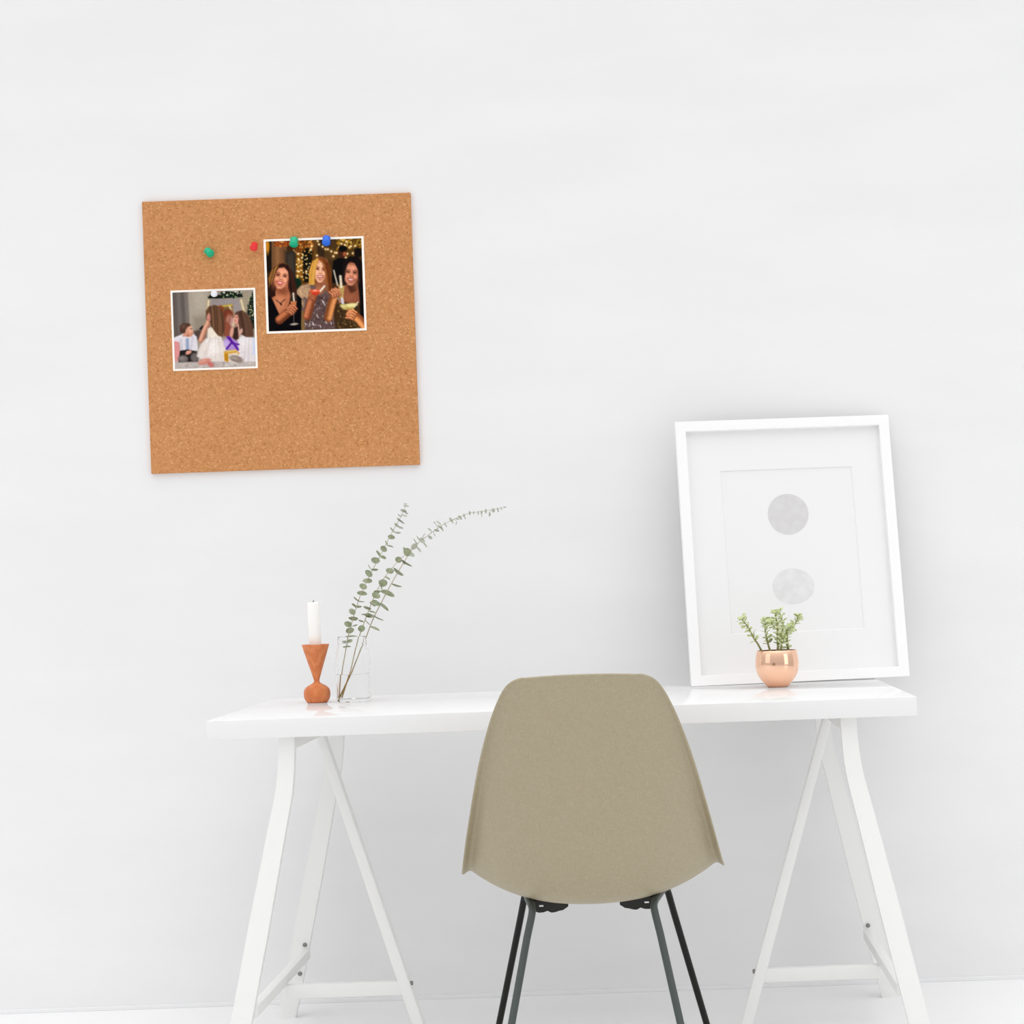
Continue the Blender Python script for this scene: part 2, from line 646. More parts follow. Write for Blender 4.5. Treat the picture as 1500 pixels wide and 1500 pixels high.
def ring_frame(bm, x0, x1, z0, z1, w, d0, d1, inset=0.0):
    """mitred frame: one closed mesh; inset slopes the inner faces"""
    def loop(m, d):
        zb = z0 + m + (d * 0.182 if m == 0 else 0)      # the foot is planed level with the desk
        return [bm.verts.new(FP(x, d, z)) for x, z in ((x0 + m, zb), (x1 - m, zb), (x1 - m, z1 - m), (x0 + m, z1 - m))]
    A, B, C, D = loop(0, d0), loop(w, d0), loop(w + inset, d1), loop(0, d1)
    for a, b in ((A, B), (B, C), (C, D), (D, A)):
        for k in range(4):
            k2 = (k + 1) % 4
            bm.faces.new((a[k], a[k2], b[k2], b[k]))


bm = bmesh.new()
ring_frame(bm, 0, FW, 0, FH, 0.0238, 0, FT)
bmesh.ops.bevel(bm, geom=[e for e in bm.edges], offset=0.0008, segments=2, profile=0.5, affect='EDGES')
obj('frame', bm, M_frame, frame, smooth=False)
# mat board with a bevelled window
bm = bmesh.new()
MX0, MX1, MZ0, MZ1 = 0.1010, 0.4140, 0.118, 0.506


def mloop(x0, x1, z0, z1, d):
    return [bm.verts.new(FP(x, d, z)) for x, z in ((x0, z0), (x1, z0), (x1, z1), (x0, z1))]


A = mloop(0.0225, FW - 0.0225, 0.0225, FH - 0.0225, 0.0145)
B = mloop(MX0, MX1, MZ0, MZ1, 0.0145)
C = mloop(MX0 + 0.0015, MX1 - 0.0015, MZ0 + 0.0015, MZ1 - 0.0015, 0.0168)
D = mloop(0.0225, FW - 0.0225, 0.0225, FH - 0.0225, 0.0168)
for a, b in ((A, B), (B, C), (C, D), (D, A)):
    for k in range(4):
        k2 = (k + 1) % 4
        bm.faces.new((a[k], a[k2], b[k2], b[k]))
obj('mat_board', bm, M_mat, frame, smooth=False)
bm = bmesh.new()
fbox(bm, 0.03, FW - 0.03, 0.0169, 0.0176, 0.03, FH - 0.03)
for mi, (cx, cz, rx, rz, wob) in ((1, (0.2544, 0.3964, 0.0480, 0.0490, 0.010)), (2, (0.2543, 0.2245, 0.0485, 0.0432, 0.03))):
    ph = 0.6 * mi
    vs = []
    for k in range(64):
        a = 2 * PI * k / 64
        r = 1 + wob * math.sin(2 * a + ph) * 0.6 + wob * 0.5 * math.sin(3 * a + 1.7 * ph)
        vs.append(bm.verts.new(FP(cx + rx * r * math.cos(a), 0.0167, cz + rz * r * math.sin(a))))
    f = bm.faces.new(vs)
    f.material_index = mi
obj('art_print', bm, [M_paper, M_ink1, M_ink2], frame, smooth=False)['label'] = 'white paper with two grey ink dots'
bm = bmesh.new()
fbox(bm, 0.022, FW - 0.022, 0.0180, 0.0212, 0.022, FH - 0.022)
obj('backing_board', bm, M_mat, frame, smooth=False)

# ----------------------------------------------------------------- candle holder and candle
hb = Vector(((-294.5 - U0) * 4.32 / F, 4.32, DESK_Z))
bm = bmesh.new()
prof = [(0, 0), (0.0212, 0), (0.0226, 0.0012), (0.0245, 0.0030), (0.0262, 0.0058), (0.0278, 0.0092), (0.0288, 0.0130), (0.0293, 0.0175), (0.0294, 0.0210), (0.0290, 0.0250), (0.0281, 0.0285), (0.0266, 0.0315),
        (0.0240, 0.0345), (0.0205, 0.0370), (0.0160, 0.0394), (0.0118, 0.0415), (0.0086, 0.0436), (0.0066, 0.0458), (0.0060, 0.0490), (0.0066, 0.0520), (0.0092, 0.0605),
        (0.0150, 0.0790), (0.0225, 0.1030), (0.0296, 0.1262), (0.0303, 0.1285), (0.0302, 0.1295), (0.0290, 0.1297), (0.0162, 0.1290),
        (0.0150, 0.1275), (0.0150, 0.1100), (0, 0.1100)]
lathe(bm, prof, hb, 64)
o = obj('candle_holder', bm, M_wood, origin=hb, angle=50)
tag(o, 'reddish turned wood candle holder with a funnel top on a round base, on the desk', 'candle holder')
TILT = Matrix.Rotation(math.radians(-0.9), 3, 'Y')
cb = hb + Vector((0, 0, 0.1105))
candle = thing('candle', 'plain white unlit candle standing in the wooden holder', 'candle', cb)
bm = bmesh.new()
prof = [(0, 0), (0.0132, 0), (0.0136, 0.001), (0.0136, 0.1090), (0.0133, 0.1115), (0.0120, 0.1130), (0.0085, 0.1122), (0.004, 0.1116), (0, 0.1114)]
lathe(bm, prof, cb, 40, TILT)
obj('wax', bm, M_wax, candle, angle=60)
bm = bmesh.new()
tube(bm, [cb + TILT @ Vector(p) for p in ((0, 0, 0.110), (0.0003, 0, 0.1145), (0.0012, 0, 0.1172))], [0.0011, 0.0011, 0.0013], 8)
obj('wick', bm, M_wick, candle)

# ----------------------------------------------------------------- glass jar with water
jb = Vector(((-241.0 - U0) * 4.31 / F, 4.31, DESK_Z))
jar = thing('glass_jar', 'clear glass jar with a threaded neck holding the eucalyptus branches in water', 'jar', jb)
outer = [(0, 0.0035), (0.024, 0.0030), (0.027, 0.0004), (0.0345, 0.0006), (0.0378, 0.004), (0.0384, 0.010), (0.0384, 0.100), (0.0375, 0.108), (0.0345, 0.115),
         (0.0318, 0.1185), (0.0312, 0.122), (0.0312, 0.1255), (0.0326, 0.1265), (0.0326, 0.1285), (0.0312, 0.1295), (0.0312, 0.1325),
         (0.0324, 0.1335), (0.0324, 0.1352), (0.0312, 0.1362), (0.0312, 0.1420), (0.0306, 0.1440), (0.0294, 0.1446)]
inner = [(0.0284, 0.1438), (0.0282, 0.1420), (0.0282, 0.122), (0.0296, 0.117), (0.0330, 0.111), (0.0350, 0.104), (0.0354, 0.098), (0.0354, 0.014),
         (0.0346, 0.0085), (0.0325, 0.0065), (0, 0.0060)]
bm = bmesh.new()
lathe(bm, outer + inner, jb, 64)
obj('jar_body', bm, M_glass, jar, angle=60)
bm = bmesh.new()
WZ = 0.062
lathe(bm, [(0, 0.0061), (0.0324, 0.0066), (0.0345, 0.0086), (0.0353, 0.014), (0.0353, WZ), (0.0345, WZ - 0.0006), (0, WZ - 0.0010)], jb, 64)
obj('water', bm, M_water, jar, angle=60)

# ----------------------------------------------------------------- eucalyptus branches


def leaf_shape(bm, c, L, W, D, N, mi, n=8, tip=0.15, cup=0.06):
    """blade centred at c: half length L along D, half width W along N x D, gently cupped"""
    S = N.cross(D).normalized()
    rows_ = []
    for i in range(n + 1):
        t = -1 + 2 * i / n
        w = W * math.sqrt(max(0.0, 1 - abs(t) ** 2.2)) * (1 - tip * max(0, t)) if 0 < i < n else 0
        p = c + D * (L * t) - N * (cup * L * (t * t - 0.5))
        if w == 0:
            rows_.append([bm.verts.new(p)])
        else:
            rows_.append([bm.verts.new(p - S * w + N * (w * 0.08)), bm.verts.new(p), bm.verts.new(p + S * w + N * (w * 0.08))])
    for a, b in zip(rows_, rows_[1:]):
        if len(a) == 1:
            fs = [(a[0], b[0], b[1]), (a[0], b[1], b[2])]
        elif len(b) == 1:
            fs = [(a[0], b[0], a[1]), (a[1], b[0], a[2])]
        else:
            fs = [(a[0], b[0], b[1], a[1]), (a[1], b[1], b[2], a[2])]
        for f in fs:
            bm.faces.new(f).material_index = mi


def branch(name, label, pix, ys, leaves, r0, r1, base_frac):
    pts = [P(a, b, y) for (a, b), y in zip(pix, ys)]
    path = smooth_path(pts, 5)
    n = len(path)
    base = path[0].copy()
    th = thing(name, label, 'eucalyptus branch', base, 'eucalyptus branches in the jar')
    bm = bmesh.new()
    rad = [r0 + (r1 - r0) * i / (n - 1) for i in range(n)]
    tube(bm, path, rad, 8)
    for f in bm.faces:
        if f.calc_center_median().z < base.z + base_frac:
            f.material_index = 1
    obj('stem', bm, [M_stem, M_twig], th)
    bm = bmesh.new()
    for (zx, zy, a, b, ang) in leaves:
        px, py = 480 + zx / 5.357, 720 + zy / 5.357
        # nearest point of the stem gives the depth; leaves stand a little before or behind it
        i = min(range(n), key=lambda k: (path[k] - P(px, py, path[k].y)).length)
        y = path[i].y + random.uniform(-0.006, 0.006)
        c = P(px, py, y)
        L = a / 5.357 * y / F
        Wv = b / 5.357 * y / F                 # visible half width
        W = max(Wv * 1.02, L * random.uniform(0.55, 0.68)) if b / a < 0.72 else Wv * 1.02
        an = math.radians(ang) - ROLL
        D = Vector((math.cos(an), random.uniform(-0.15, 0.15), -math.sin(an))).normalized()
        if (path[i] - c).dot(D) > 0:
            D = -D
        tilt = math.acos(min(1, Wv / W)) * random.choice((-1, 1))
        N0 = Vector((0, -1, 0))
        N0 = (N0 - D * N0.dot(D)).normalized()
        N = (Matrix.Rotation(tilt, 3, D) @ N0).normalized()
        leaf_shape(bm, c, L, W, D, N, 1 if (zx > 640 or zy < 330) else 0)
        q = c - D * L * 0.98
        if (path[i] - q).length > 0.001:
            k = min(range(n), key=lambda m: (path[m] - q).length)
            e = path[k]
            if (e - q).length < 0.02:
                tube(bm, [q, e], 0.0004, 4, mat=0)
    lv = obj('foliage', bm, [M_euc, M_euc_far], th, recalc=False, angle=180)
    return th


LL = [(150, 1215, 35, 9, 0), (130, 1183, 22, 8, 0), (172, 1176, 28, 10, -10), (180, 1140, 50, 8, 0), (175, 1090, 36, 23, -15), (160, 1040, 32, 23, 20),
      (215, 1050, 22, 5, -15), (200, 995, 40, 16, 5), (193, 942, 30, 22, 40), (203, 890, 18, 8, 40), (240, 902, 30, 10, 5), (222, 842, 26, 8, 45),
      (262, 862, 28, 5, 10), (270, 800, 42, 17, 12), (278, 745, 33, 22, 30), (312, 702, 40, 19, 10), (322, 643, 36, 22, 50), (328, 590, 24, 5, 60),
      (370, 612, 28, 9, 5), (375, 540, 36, 25, 15), (397, 485, 28, 9, 60), (435, 517, 27, 12, 30), (440, 450, 30, 22, 45), (490, 430, 28, 6, 20),
      (460, 402, 20, 4, 60), (500, 358, 30, 18, 20), (508, 300, 28, 8, 50), (550, 322, 26, 8, 5), (545, 265, 28, 9, 40), (575, 285, 20, 8, 20),
      (567, 225, 30, 9, 40), (590, 245, 15, 6, 30), (560, 185, 16, 5, 50), (600, 190, 26, 6, 20), (595, 150, 27, 11, 20), (620, 170, 14, 6, 20),
      (618, 115, 24, 6, 12), (605, 98, 10, 6, 0)]
LM = [(265, 1075, 30, 26, 0), (262, 1015, 24, 7, 20), (310, 912, 34, 12, 20), (350, 945, 28, 6, 20), (325, 975, 36, 16, 20), (300, 968, 40, 6, 10),
      (375, 875, 38, 20, 30), (352, 885, 30, 7, 40), (380, 815, 36, 24, 30), (388, 785, 28, 12, 0), (435, 718, 35, 30, 0), (415, 730, 40, 8, 70),
      (488, 622, 33, 22, 15), (470, 680, 26, 6, 35), (556, 535, 29, 24, 30), (625, 475, 36, 30, 60), (660, 495, 27, 14, 40), (605, 455, 22, 10, 60)]
LR = [(310, 1022, 38, 6, 50), (370, 1075, 44, 7, 28), (395, 990, 52, 8, 30), (440, 905, 52, 9, 45), (470, 800, 62, 17, 28), (540, 735, 46, 9, 20),
      (555, 630, 52, 15, 40), (620, 562, 52, 10, 35), (590, 550, 30, 6, 60), (680, 430, 30, 22, -40), (690, 390, 30, 6, 60), (715, 455, 30, 6, 55),
      (740, 385, 28, 18, 40), (710, 365, 24, 5, 60), (765, 420, 26, 6, 55), (755, 345, 22, 5, -50), (805, 360, 20, 12, 40), (800, 300, 22, 5, 40),
      (840, 340, 14, 4, 60), (855, 305, 22, 9, 20), (870, 245, 26, 6, 45), (882, 282, 30, 6, 45), (840, 245, 14, 4, 50), (900, 300, 16, 4, 60),
      (925, 260, 24, 5, 60), (965, 220, 20, 9, 60), (980, 240, 16, 4, 40), (1010, 250, 16, 4, 110), (1015, 215, 18, 4, 20), (1040, 205, 22, 8, 60),
      (1070, 185, 16, 4, 80), (1080, 210, 10, 4, 90), (1115, 170, 18, 7, 90), (1145, 170, 14, 4, 90), (1180, 170, 16, 4, 95), (1205, 165, 14, 5, 90),
      (1210, 190, 10, 4, 90), (1240, 155, 18, 7, 90), (1270, 180, 18, 7, 95), (1300, 148, 18, 13, 90), (1335, 145, 20, 5, 80), (1362, 135, 14, 4, 60),
      (1390, 122, 12, 4, 0)]
branch('eucalyptus_branch', 'leftmost eucalyptus branch in the jar, upright, with round grey green leaves',
       [(498, 1023), (501, 985), (507, 950), (511, 928), (518, 903), (528, 872), (542, 842), (557, 814), (572, 784), (587, 757), (596, 737)],
       [4.297, 4.302, 4.308, 4.312, 4.32, 4.33, 4.34, 4.35, 4.36, 4.37, 4.38], LL, 0.0013, 0.0005, 0.06)
branch('eucalyptus_branch', 'short middle eucalyptus branch in the jar, leaves only up to halfway along the arching one',
       [(503, 1022), (513, 985), (521, 950), (527, 930), (538, 900), (549, 872), (562, 848), (578, 828), (596, 810), (609, 797)],
       [4.315, 4.318, 4.322, 4.325, 4.332, 4.34, 4.345, 4.35, 4.355, 4.36], LM, 0.0014, 0.0005, 0.06)
branch('eucalyptus_branch', 'long eucalyptus branch in the jar that arches far to the right to a thin tip',
       [(500, 1024), (514, 988), (527, 955), (535, 937), (546, 908), (560, 880), (575, 852), (589, 828), (606, 802), (626, 785), (652, 767), (684, 753),
        (713, 748), (740, 743)],
       [4.325, 4.328, 4.332, 4.335, 4.345, 4.36, 4.375, 4.39, 4.41, 4.43, 4.45, 4.47, 4.485, 4.50], LR, 0.0015, 0.0004, 0.06)

# ----------------------------------------------------------------- potted succulent
pb = Vector(((380.3 - U0) * 4.315 / F, 4.315, DESK_Z))
pot = thing('potted_succulent', 'small green succulent in a round copper pot in front of the picture frame', 'potted plant', pb)
bm = bmesh.new()
prof = [(0, 0.0012), (0.019, 0.0008), (0.0215, 0), (0.0228, 0.0004), (0.0256, 0.0027), (0.0300, 0.0072), (0.0338, 0.0119), (0.0390, 0.0190), (0.0434, 0.0265),
        (0.0467, 0.0360), (0.0483, 0.0450), (0.0486, 0.0520), (0.0481, 0.0610), (0.0470, 0.0690), (0.0458, 0.0750), (0.0441, 0.0808), (0.0436, 0.0815),
        (0.0429, 0.0812), (0.0448, 0.0740), (0.0455, 0.0660), (0, 0.0660)]
lathe(bm, prof, pb, 64)
obj('pot', bm, M_copper, pot, angle=60)
bm = bmesh.new()
lathe(bm, [(0, 0.0665), (0.0450, 0.0665), (0.0440, 0.0740), (0.030, 0.0785), (0.012, 0.0805), (0, 0.0803)], pb, 32)
obj('soil', bm, M_soil, pot)


def S(zx, zy, y):
    return P(1050 + zx / 8.333, 870 + zy / 8.333, y)


stems = [
    ([(548, 700), (500, 610), (455, 545), (400, 440), (350, 365), (310, 310)], (4.305, 4.30, 4.295, 4.29, 4.285, 4.28)),
    ([(655, 705), (628, 620), (604, 520), (590, 430), (590, 370), (600, 320)], (4.33, 4.335, 4.34, 4.345, 4.345, 4.345)),
    ([(748, 705), (742, 600), (738, 520), (745, 430), (730, 340), (715, 240)], (4.30, 4.30, 4.298, 4.296, 4.295, 4.292)),
    ([(770, 705), (790, 620), (800, 560), (770, 480), (700, 400), (660, 350)], (4.285, 4.28, 4.278, 4.275, 4.272, 4.27)),
    ([(872, 705), (855, 600), (850, 520), (860, 440), (900, 400)], (4.305, 4.30, 4.296, 4.292, 4.285)),
    ([(880, 700), (860, 560), (870, 460), (935, 400), (975, 330), (995, 275)], (4.335, 4.34, 4.342, 4.345, 4.348, 4.35)),
    ([(735, 705), (760, 600), (790, 500), (810, 400), (790, 300), (760, 215)], (4.335, 4.34, 4.345, 4.35, 4.352, 4.355)),
]
leafcuts = {0: (0.35, 1), 1: (0.25, 1), 2: (0.2, 1), 3: (0.15, 1), 4: (0.15, 1), 5: (0.3, 1), 6: (0.35, 1)}
for si, (zp, ys) in enumerate(stems):
    path = smooth_path([S(a, b, y) for (a, b), y in zip(zp, ys)], 6)
    n = len(path)
    bm = bmesh.new()
    tube(bm, path, [0.0024 - 0.0012 * i / (n - 1) for i in range(n)], 8)
    st = obj('stem', bm, M_sstem, pot)
    bm = bmesh.new()
    k = 0
    i0 = int(leafcuts[si][0] * n)
    for i in range(i0, n, 2):
        for s in (0, 1):
            a = k * 1.57 + s * PI + random.uniform(-0.5, 0.5)
            up = (path[min(i + 1, n - 1)] - path[i - 1]).normalized()
            r1 = up.cross(Vector((0, 1, 0))).normalized()
            r2 = up.cross(r1)
            D = (r1 * math.cos(a) + r2 * math.sin(a) * 0.8 + up * random.uniform(0.1, 0.7)).normalized()
            L = random.uniform(0.0042, 0.0070)
            N = (up - D * up.dot(D)).normalized()
            N = (Matrix.Rotation(random.uniform(-0.6, 0.6), 3, D) @ N)
            leaf_shape(bm, path[i] + D * L * 1.35, L, L * 0.66, D, N, 0, tip=-0.3, cup=0.1)
        k += 1
    for q in range(4):          # rosette at the tip
        up = (path[-1] - path[-3]).normalized()
        a = q * PI / 2 + 0.4
        D = (Vector((math.cos(a), math.sin(a) * 0.7, 0)) + up * 0.6).normalized()
        L = random.uniform(0.005, 0.0075)
        N = (up - D * up.dot(D)).normalized()
        leaf_shape(bm, path[-1] + D * L, L, L * 0.68, D, N, 0, tip=-0.3, cup=0.1)
    o = obj('foliage', bm, M_succ, st, recalc=False, angle=180)
    so = o.modifiers.new('fleshy', 'SOLIDIFY')
    so.thickness = 0.0009

# ----------------------------------------------------------------- cork board
CT = 0.010
bx0, bx1 = UV(-524.6, 0, WALL).x, UV(-132.2, 0, WALL).x
bz1, bz0 = UV(0, -471.6, WALL).z, UV(0, -73.9, WALL).z
bm = bmesh.new()
box(bm, bx0, bx1, WALL - CT, WALL, bz0, bz1, 0.0006)
o = obj('cork_board', bm, M_cork, origin=((bx0 + bx1) / 2, WALL, bz0), smooth=False)
tag(o, 'square frameless brown cork board hung on the white wall with two photos pinned to it', 'cork board')
YB = WALL - CT


# ----------------------------------------------------------------- pictures on the photos (print colours only)
class Canvas:
    def __init__(self, corners, W, H):
        tl, tr, br, bl = [np.array(c, float) for c in corners]
        s = (np.arange(W) + 0.5)[None, :, None] / W
        t = (np.arange(H) + 0.5)[:, None, None] / H
        p = (tl * (1 - s) + tr * s) * (1 - t) + (bl * (1 - s) + br * s) * t
        self.X, self.Y = p[..., 0], p[..., 1]
        self.C = np.zeros((H, W, 3))
        self.rng = np.random.default_rng(3)

    def put(self, m, col):
        m = np.clip(m, 0, 1)[..., None]
        self.C = self.C * (1 - m) + np.array(col, float) * m

    def fill(self, c):
        self.C[:] = c

    def ell(self, cx, cy, rx, ry, col, ang=0, soft=0.12, op=1.0):
        a = math.radians(ang)
        dx, dy = self.X - cx, self.Y - cy
        x = (dx * math.cos(a) + dy * math.sin(a)) / rx
        y = (-dx * math.sin(a) + dy * math.cos(a)) / ry
        d = np.sqrt(x * x + y * y)
        self.put(np.clip((1 - d) / soft + 0.5, 0, 1) * op, col)

    def poly(self, pts, col, soft=8, op=1.0):
        X, Y = self.X, self.Y
        inside = np.zeros(X.shape, bool)
        dist = np.full(X.shape, 1e9)
        n = len(pts)
        for i in range(n):
            x0, y0 = pts[i]
            x1, y1 = pts[(i + 1) % n]
            c = ((y0 > Y) != (y1 > Y)) & (X < (x1 - x0) * (Y - y0) / ((y1 - y0) or 1e-9) + x0)
            inside ^= c
            l2 = (x1 - x0) ** 2 + (y1 - y0) ** 2 or 1e-9
            t = np.clip(((X - x0) * (x1 - x0) + (Y - y0) * (y1 - y0)) / l2, 0, 1)
            dist = np.minimum(dist, np.hypot(X - x0 - t * (x1 - x0), Y - y0 - t * (y1 - y0)))
        sd = np.where(inside, dist, -dist)
        self.put(np.clip(sd / soft + 0.5, 0, 1) * op, col)

    def line(self, pts, w, col, soft=6, op=1.0):
        d = np.full(self.X.shape, 1e9)
        for (x0, y0), (x1, y1) in zip(pts, pts[1:]):
            l2 = (x1 - x0) ** 2 + (y1 - y0) ** 2 or 1e-9
            t = np.clip(((self.X - x0) * (x1 - x0) + (self.Y - y0) * (y1 - y0)) / l2, 0, 1)
            d = np.minimum(d, np.hypot(self.X - x0 - t * (x1 - x0), self.Y - y0 - t * (y1 - y0)))
        self.put(np.clip((w / 2 - d) / soft + 0.5, 0, 1) * op, col)

    def dots(self, n, x0, x1, y0, y1, r, cols, op=1.0):
        for _ in range(n):
            x, y = self.rng.uniform(x0, x1), self.rng.uniform(y0, y1)
            k = self.rng.uniform(0.6, 1.2)
            self.ell(x, y, r * k, r * k, cols[self.rng.integers(len(cols))], soft=0.7, op=op)


def strands(c, top, bot, n, cols, w=9, bend=0.0, op=0.55):
    top, bot = np.array(top, float), np.array(bot, float)

    def at(pl, t):
        f = t * (len(pl) - 1)
        i = min(int(f), len(pl) - 2)
        return pl[i] * (1 - (f - i)) + pl[i + 1] * (f - i)
    for k in range(n):
        t = (k + 0.5) / n
        a, b = at(top, t), at(bot, t)
        m = (a + b) / 2 + np.array((bend + c.rng.uniform(-8, 8), c.rng.uniform(-10, 10)))
        pts = [tuple((1 - q) ** 2 * a + 2 * q * (1 - q) * m + q * q * b) for q in (0, 0.25, 0.5, 0.75, 1)]
        c.line(pts, w * c.rng.uniform(0.7, 1.3), cols[c.rng.integers(len(cols))], 10, op)


def finish(c, grain=0.03):
    A = c.C
    for ax in (0, 1):
        A = 0.25 * np.roll(A, 1, ax) + 0.5 * A + 0.25 * np.roll(A, -1, ax)
    n = c.rng.normal(0, 1, A.shape[:2])
    n = (n + np.roll(n, 1, 0) + np.roll(n, 1, 1) + np.roll(n, -1, 0)) / 2
    c.C = np.clip(A * (1 + grain * n[..., None]), 0, 255)
    return c


def face(c, x, y, rx, ry, skin, shade, ang=0, lips=(186, 44, 48), dark=-1, jaw=0.8):
    """a smiling face seen from the front; dark: which cheek lies in shade"""
    a = math.radians(ang)

    def q(dx, dy):
        return x + dx * rx * math.cos(a) - dy * ry * math.sin(a), y + dx * rx * math.sin(a) + dy * ry * math.cos(a)
    light = [min(255, v * 1.14 + 6) for v in skin]
    deep = [v * 0.62 for v in shade]
    out = [(0, -1), (0.5, -0.9), (0.86, -0.5), (0.97, 0.0), (0.88, 0.42), (jaw * 0.78, 0.75), (0.32, 0.97), (0, 1.02), (-0.32, 0.97), (-jaw * 0.78, 0.75),
           (-0.88, 0.42), (-0.97, 0.0), (-0.86, -0.5), (-0.5, -0.9)]
    c.poly([q(*p) for p in out], skin, 12)
    c.ell(*q(dark * 0.72, 0.15), rx * 0.42, ry * 0.85, shade, ang, 1.0, 0.75)
    c.ell(*q(-dark * 0.9, 0.3), rx * 0.22, ry * 0.6, shade, ang, 1.0, 0.5)
    c.ell(*q(0, -0.92), rx * 0.7, ry * 0.25, shade, ang, 1.0, 0.7)
    c.ell(*q(0.05, -0.52), rx * 0.5, ry * 0.24, light, ang, 1.0, 0.8)
    for sx in (-0.45, 0.45):
        c.ell(*q(sx * 1.1, 0.2), rx * 0.27, ry * 0.17, light, ang, 1.0, 0.9)
        c.ell(*q(sx, -0.17), rx * 0.28, ry * 0.12, shade, ang, 1.0, 0.8)
        c.ell(*q(sx, -0.15), rx * 0.19, ry * 0.05, (38, 20, 16), ang, 0.6, 0.95)
        c.line([q(sx - 0.24, -0.28), q(sx, -0.35), q(sx + 0.24, -0.29)], ry * 0.055, deep, 8, 0.85)
    c.line([q(0.02, -0.2), q(0.03, 0.1)], rx * 0.14, light, 10, 0.7)
    c.ell(*q(0.03, 0.2), rx * 0.2, ry * 0.055, shade, ang, 0.9, 0.9)
    c.ell(*q(0.03, 0.12), rx * 0.11, ry * 0.06, light, ang, 0.9, 0.8)
    c.line([q(-0.3, 0.2), q(-0.46, 0.42)], rx * 0.07, shade, 9, 0.7)
    c.line([q(0.3, 0.2), q(0.46, 0.42)], rx * 0.07, shade, 9, 0.7)
    c.poly([q(-0.45, 0.4), q(-0.2, 0.38), q(0, 0.4), q(0.2, 0.38), q(0.45, 0.4), q(0.3, 0.58), q(0, 0.67), q(-0.3, 0.58)], lips, 8)
    c.poly([q(-0.36, 0.435), q(0, 0.445), q(0.36, 0.435), q(0.22, 0.53), q(0, 0.56), q(-0.22, 0.53)], (246, 234, 226), 9)
    c.ell(*q(0, 0.76), rx * 0.26, ry * 0.05, shade, ang, 1.0, 0.8)
    c.ell(*q(0, 0.88), rx * 0.2, ry * 0.06, light, ang, 1.0, 0.5)


def hand(c, x, y, s, skin, shade, ang=0):
    """a fist closed round a stem: back of the hand and four bent fingers"""
    a = math.radians(ang)

    def q(dx, dy):
        return x + s * (dx * math.cos(a) - dy * math.sin(a)), y + s * (dx * math.sin(a) + dy * math.cos(a))
    light = [min(255, v * 1.12 + 6) for v in skin]
    c.poly([q(-0.6, -0.35), q(-0.2, -0.55), q(0.3, -0.5), q(0.55, -0.1), q(0.45, 0.4), q(0.0, 0.6), q(-0.45, 0.45)], shade, 16)
    for k in range(4):
        t = -0.42 + k * 0.27
        c.line([q(-0.45, t + 0.12), q(0.0, t - 0.06), q(0.42 - 0.05 * k, t + 0.03)], 0.25 * s, shade, 12)
        c.line([q(-0.42, t + 0.10), q(0.0, t - 0.08), q(0.40 - 0.05 * k, t + 0.01)], 0.15 * s, skin, 12)
        c.ell(*q(-0.02, t - 0.09), 0.13 * s, 0.06 * s, light, ang, 0.9, 0.8)
    c.line([q(-0.5, 0.1), q(-0.3, -0.3), q(-0.05, -0.55)], 0.2 * s, skin, 12, 0.9)


def limb(c, pts, w, skin, shade, side=1):
    """forearm with a light and a dark flank"""
    c.line(pts, w, shade, 14)
    (x0, y0), (x1, y1) = pts[0], pts[-1]
    l = math.hypot(x1 - x0, y1 - y0)
    nx, ny = -(y1 - y0) / l * w * 0.16 * side, (x1 - x0) / l * w * 0.16 * side
    c.line([(x + nx, y + ny) for x, y in pts], w * 0.56, skin, 26, 0.95)
    c.line([(x + nx * 1.4, y + ny * 1.4) for x, y in pts], w * 0.2, [min(255, v * 1.12 + 6) for v in skin], 22, 0.8)


